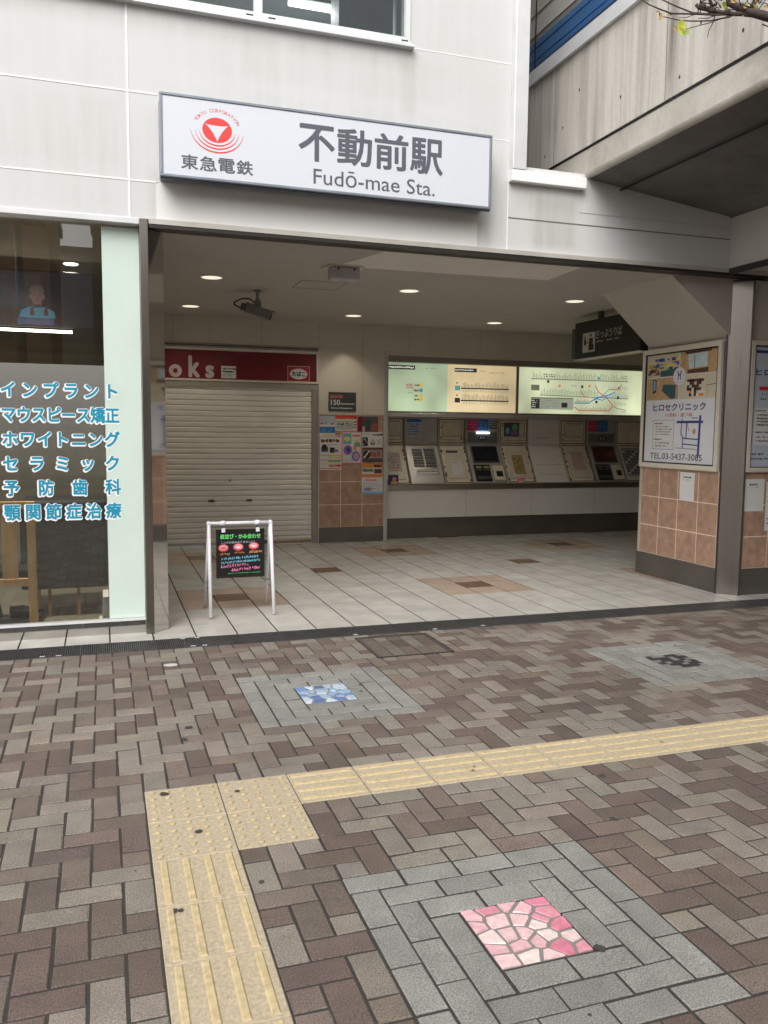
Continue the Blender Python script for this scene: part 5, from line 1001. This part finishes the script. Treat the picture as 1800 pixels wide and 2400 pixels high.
# ------------------------------------------------------------------ A-frame blackboard
AB = thing('sandwich_board', 'white tubular A-frame with a black board of bright chalk writing', 'sandwich board', (1.04, 6.8, 0))
xl, xr, yt, zt = .79, 1.288, 6.74, .757
s = MB(); s.tube([(xl - .006, 6.592, .012), (xl, yt - .008, zt - .012)], .0145, M_TUBE, 12); s.build('leg', AB); s = MB(); s.tube([(xr + .002, 6.596, .012), (xr, yt - .008, zt - .012)], .0145, M_TUBE, 12); s.build('leg', AB)
s = MB(); s.tube([(xl - .006, 7.015, .012), (xl + .004, yt + .018, zt - .03)], .0125, M_TUBE, 12); s.build('leg', AB); s = MB(); s.tube([(xr + .014, 7.02, .012), (xr - .002, yt + .018, zt - .03)], .0125, M_TUBE, 12); s.build('leg', AB)
s = MB(); s.tube([(xl, yt, zt - .012), (xr, yt, zt - .012)], .0145, M_TUBE, 12); s.build('top_bar', AB)
for x in (xl, xr): s = MB(); s.box(x - .017, x + .017, yt - .024, yt + .024, zt - .032, zt + .005, M_TUBE); s.build('corner_joint', AB, bevel=.01)
for x in (xl - .002, xr + .002): s = MB(); s.tube([(x, 6.655, .28), (x, 6.93, .24)], .004, M_CHAR, 8); s.build('brace', AB)
bz0, bz1, bx0, bx1, by = .300, .694, .848, 1.238, 6.735
s = MB(); s.box(bx0, bx1, by, by + .018, bz0, bz1, mat('board_black', (.010, .012, .014), .35)); s.build('board', AB, bevel=.002)
s = MB(); PBd = front(by); s.pframe(PBd, bx0, bx1, bz0, bz1, .017, 0, .006, mat('board_rim', (.015, .012, .01), .4)); s.build('board_frame', AB)
for x in (.905, 1.182): s = MB(); s.box(x - .015, x + .015, by - .010, by - .0065, bz1 - .022, bz1 + .012, M_TUBE); s.tube([(x - .02, yt, zt - .012), (x + .02, yt, zt - .012)], .021, M_TUBE, 12); s.box(x - .013, x + .013, by - .008, by + .004, bz1 + .0125, zt - .034, M_CHAR); s.build('clip', AB)
s = MB(); rn = random.Random(4); d = .0012
def chalk(u0, u1, v0, v1, m, seed, slant=.05, w=.0032):
    r_ = random.Random(seed); u = u0; h = v1 - v0
    while u < u1:
        cw = h * (.55 + .5 * r_.random()); o_ = (u - u0) * slant
        for q in range(3 if h > .015 else 2):
            a = (u + cw * r_.random() * .8, v0 + o_ + h * r_.random()); b = (u + cw * r_.random() * .8, v0 + o_ + h * r_.random()); c = (u + cw * r_.random() * .8, v0 + o_ + h * r_.random())
            s.pline(PBd, [a, b, c], w, d + r_.random() * .0008, m)
        u += cw * 1.05
MC = {k: mat('chalk_' + k, c, .7, var=.1) for k, c in dict(green=(.16, .70, .18), white=(.5, .6, .66), cyan=(.25, .62, .78), pink=(.85, .25, .45), orange=(.75, .30, .08), red=(.62, .06, .08), rose=(.75, .33, .36)).items()}
s.glyphs(PBd, '歯並び・かみ合わせ', .880, .616, 1.206, .657, d, MC['green'], bold=.03); s.glyphs(PBd, 'こんなお悩みありませんか？', .886, .580, 1.16, .599, d, MC['white'])
for x, z in ((.905, .545), (1.025, .549), (1.15, .555)):
    s.pell(PBd, x, z, .042, .03, d, MC['red']); s.pell(PBd, x, z + .003, .034, .021, d + .0004, MC['rose']); s.pell(PBd, x, z - .001, .021, .007, d + .0008, mat('chalk_teeth', (.7, .7, .75), .6) if x > 1 else MC['red'])
chalk(.882, .95, .487, .505, MC['orange'], 3, 0); chalk(.995, 1.07, .497, .511, MC['orange'], 4, 0); chalk(1.11, 1.205, .497, .518, MC['orange'], 5, 0)
chalk(.885, 1.19, .445, .465, MC['cyan'], 6, .05); chalk(.888, 1.20, .415, .433, MC['cyan'], 7, .05); chalk(.885, 1.11, .382, .405, MC['pink'], 8, .06, .004); chalk(.97, 1.20, .352, .376, MC['pink'], 9, .06, .0045); chalk(.94, 1.2, .33, .338, MC['green'], 10, .02, .0016)
s.build('chalk_writing', AB)

# ------------------------------------------------------------------ tree whose twigs hang in at the top right
TR = thing('street_tree', 'bare brown twigs with a few yellow green leaves at the top right corner', 'tree', (3.55, 2.55, 0))
MBK = mat('tree_bark', (.075, .055, .045), .85, var=.4, scale=30, bump=.6, bscale=120); ML1 = mat('leaf_yellow_green', (.45, .50, .05), .5, var=.25, scale=60); ML2 = mat('leaf_ochre', (.48, .30, .10), .55, var=.25, scale=60)
s = MB(); s.tube([(3.55, 2.55, -.02), (3.53, 2.56, 1.2), (3.50, 2.57, 2.4), (3.45, 2.6, 3.1), (3.42, 2.65, 3.52)], .075, MBK, 14, .035); s.build('trunk', TR)
s = MB(); s.tube([(3.46, 2.6, 3.0), (3.1, 2.74, 3.10), (2.8, 2.85, 3.15), (2.62, 2.895, 3.183), (2.53, 2.925, 3.205), (2.485, 2.945, 3.224), (2.44, 2.96, 3.245)], .028, MBK, 10, .010)
s.tube([(2.60, 2.90, 3.188), (2.50, 2.94, 3.20), (2.46, 2.95, 3.198), (2.40, 2.972, 3.207), (2.335, 2.995, 3.222), (2.325, 3.0, 3.235)], .010, MBK, 8, .007)
for pts, r0, r1 in (([(2.47, 2.947, 3.198), (2.40, 2.97, 3.193), (2.33, 2.994, 3.196), (2.229, 3.028, 3.197), (2.18, 3.045, 3.215), (2.144, 3.06, 3.232), (2.12, 3.07, 3.25)], .0045, .0022),
                    ([(2.40, 2.97, 3.194), (2.31, 3.0, 3.200), (2.245, 3.022, 3.225), (2.189, 3.047, 3.255), (2.16, 3.06, 3.275)], .004, .002),
                    ([(2.458, 2.95, 3.187), (2.38, 2.975, 3.170), (2.31, 3.0, 3.168), (2.258, 3.015, 3.170), (2.196, 3.037, 3.184)], .0035, .0018),
                    ([(2.45, 2.955, 3.19), (2.38, 2.975, 3.163), (2.30, 3.0, 3.14), (2.275, 3.008, 3.125)], .0022, .0012),
                    ([(2.38, 2.97, 3.222), (2.365, 2.98, 3.27), (2.34, 2.99, 3.32)], .007, .003), ([(2.45, 2.955, 3.24), (2.43, 2.96, 3.29), (2.40, 2.97, 3.34)], .009, .003), ([(2.53, 2.925, 3.21), (2.55, 2.92, 3.26), (2.52, 2.93, 3.33)], .010, .004), ([(2.40, 2.97, 3.235), (2.36, 2.98, 3.215), (2.34, 2.99, 3.24), (2.37, 2.98, 3.262), (2.42, 2.96, 3.25)], .006, .004),
                    ([(2.58, 2.91, 3.16), (2.60, 2.90, 3.15), (2.66, 2.88, 3.155)], .003, .002), ([(2.49, 2.94, 3.22), (2.44, 2.96, 3.21), (2.37, 2.98, 3.18), (2.33, 2.99, 3.178)], .003, .0015)): s.tube(pts, r0, MBK, 7, r1)
rb = random.Random(21)
for k in range(26):                         # the tangle of fine twigs
    a = Vector((2.33 + .34 * rb.random(), 0, 0)); a.y = 3.0 - (a.x - 2.33) * .34 + rb.uniform(-.02, .02); a.z = 3.215 + rb.uniform(-.015, .03); pts = [a]; dv = Vector((rb.uniform(-1, .6), rb.uniform(-.5, .5), rb.uniform(-.25, 1))).normalized()
    for q in range(5): dv = (dv + Vector((rb.uniform(-.5, .4), rb.uniform(-.4, .4), rb.uniform(-.3, .4)))).normalized(); pts.append(pts[-1] + dv * rb.uniform(.012, .03))
    s.tube(pts, .0026, MBK, 6, .001)
for (x, z) in ((2.44, 3.205), (2.385, 3.21), (2.49, 3.228), (2.345, 3.225)): s.tube([(x - .012, 3.0 - (x - 2.33) * .34, z - .004), (x, 2.995 - (x - 2.33) * .34, z + .002), (x + .012, 2.99 - (x - 2.33) * .34, z)], .009, MBK, 9, .012)
s.build('branch', TR)
def leaf(c, L_, W_, dirv, m, curl=.25):
    s = MB(); dv = Vector(dirv).normalized(); sv_ = dv.cross(Vector((.3, 1, .1))).normalized(); nv = dv.cross(sv_); c = Vector(c); n = 8; L0 = []
    for k in range(n + 1):
        t = k / n; w = W_ * math.sin(math.pi * min(1, t * 1.02 + .02)) ** .7 * (1 + .15 * math.sin(k * 2.6)); b = c + dv * L_ * t + nv * (curl * L_ * (t - .5) ** 2)
        L0.append(s.add([b - sv_ * w + nv * w * .35, b, b + sv_ * w + nv * w * .35]))
    for a, b in zip(L0, L0[1:]): s.face((a, a + 1, b + 1, b), m, sm=True); s.face((a + 1, a + 2, b + 2, b + 1), m, sm=True)
    s.build('leaf', TR)
leaf((2.265, 3.012, 3.170), .062, .019, (.05, .02, -1), ML1); leaf((2.285, 3.006, 3.14), .035, .014, (-.1, -.1, -1), mat('leaf_green', (.22, .30, .05), .5)); leaf((2.275, 3.01, 3.135), .045, .007, (-1, .3, .1), ML2)
leaf((2.19, 3.04, 3.195), .03, .008, (-.2, .1, -1), ML2); leaf((2.225, 3.03, 3.205), .022, .006, (.2, .1, -1), ML2); leaf((2.51, 2.935, 3.215), .03, .009, (-.3, 0, -1), ML1); leaf((2.56, 2.91, 3.215), .05, .010, (-1, .3, -.35), mat('leaf_olive', (.30, .24, .05), .5)); leaf((2.62, 2.89, 3.225), .05, .008, (-1, .3, -.1), ML2); leaf((2.185, 3.04, 3.20), .02, .005, (-1, .3, .1), ML2)
for k in range(9): x = 2.36 + .28 * rb.random(); leaf((x, 2.985 - (x - 2.33) * .34, 3.225 + .04 * rb.random()), .018 + .02 * rb.random(), .005 + .004 * rb.random(), (rb.uniform(-1, 1), rb.uniform(-.5, .5), rb.uniform(-1, .6)), (ML1, ML2, MATS['leaf_olive'])[k % 3])

# ------------------------------------------------------------------ across the street (seen only as reflections in the glass)
def house(name, label, x0, x1, y, d, h, m, rows, cols):
    t = thing(name, label, 'building', ((x0 + x1) / 2, y, 0)); s = MB(); s.box(x0, x1, y - d, y, -.02, h, m); s.build('wall', t); s = MB(); s.box(x0 - .1, x1 + .1, y - d - .1, y + .1, h, h + .3, M_INK); s.build('roof', t)
    for a in range(cols):
        for b in range(rows):
            s = MB(); u = x0 + (x1 - x0) * (a + .3) / cols; s.box(u, u + (x1 - x0) / cols * .45, y, y + .05, 1.2 + b * 2.8, 2.6 + b * 2.8, mat('far_window', (.05, .06, .07), .1)); s.build('window', t)
house('brick_house', 'brown brick house across the street, reflected in the shop window', -22, -1.35, -14, 8, 8.6, mat('far_brick', (.40, .20, .12), .8, var=.4, scale=3, stretch=(.6, 1, 8)), 3, 5)
house('brown_house', 'dark brown house across the street, reflected right of the sky gap', -.15, 7, -14, 8, 8.8, mat('far_dark', (.22, .18, .12), .8, var=.4, scale=2, stretch=(.5, 1, 7)), 3, 3)
house('pale_house', 'pale grey corrugated house seen in reflection through the gap', -3, 3, -26, 4, 8.8, mat('far_pale', (.42, .43, .40), .7, var=.5, scale=5, stretch=(9, 1, .1)), 1, 2)
t = thing('lamp_post', 'dark street lamp post across the street, reflected in the shop window', 'street lamp', (-2.2, -9, 0)); s = MB(); s.tube([(-1.75, -9, 0), (-1.75, -9, 6.2)], .14, M_BLACK, 12, .09); s.build('pole', t); s = MB(); s.box(-2.35, -1.15, -9.15, -8.85, 6.2, 6.45, M_BLACK); s.build('lamp_head', t)

for o in COL.objects:
    if '_b' in o: del o['_b']
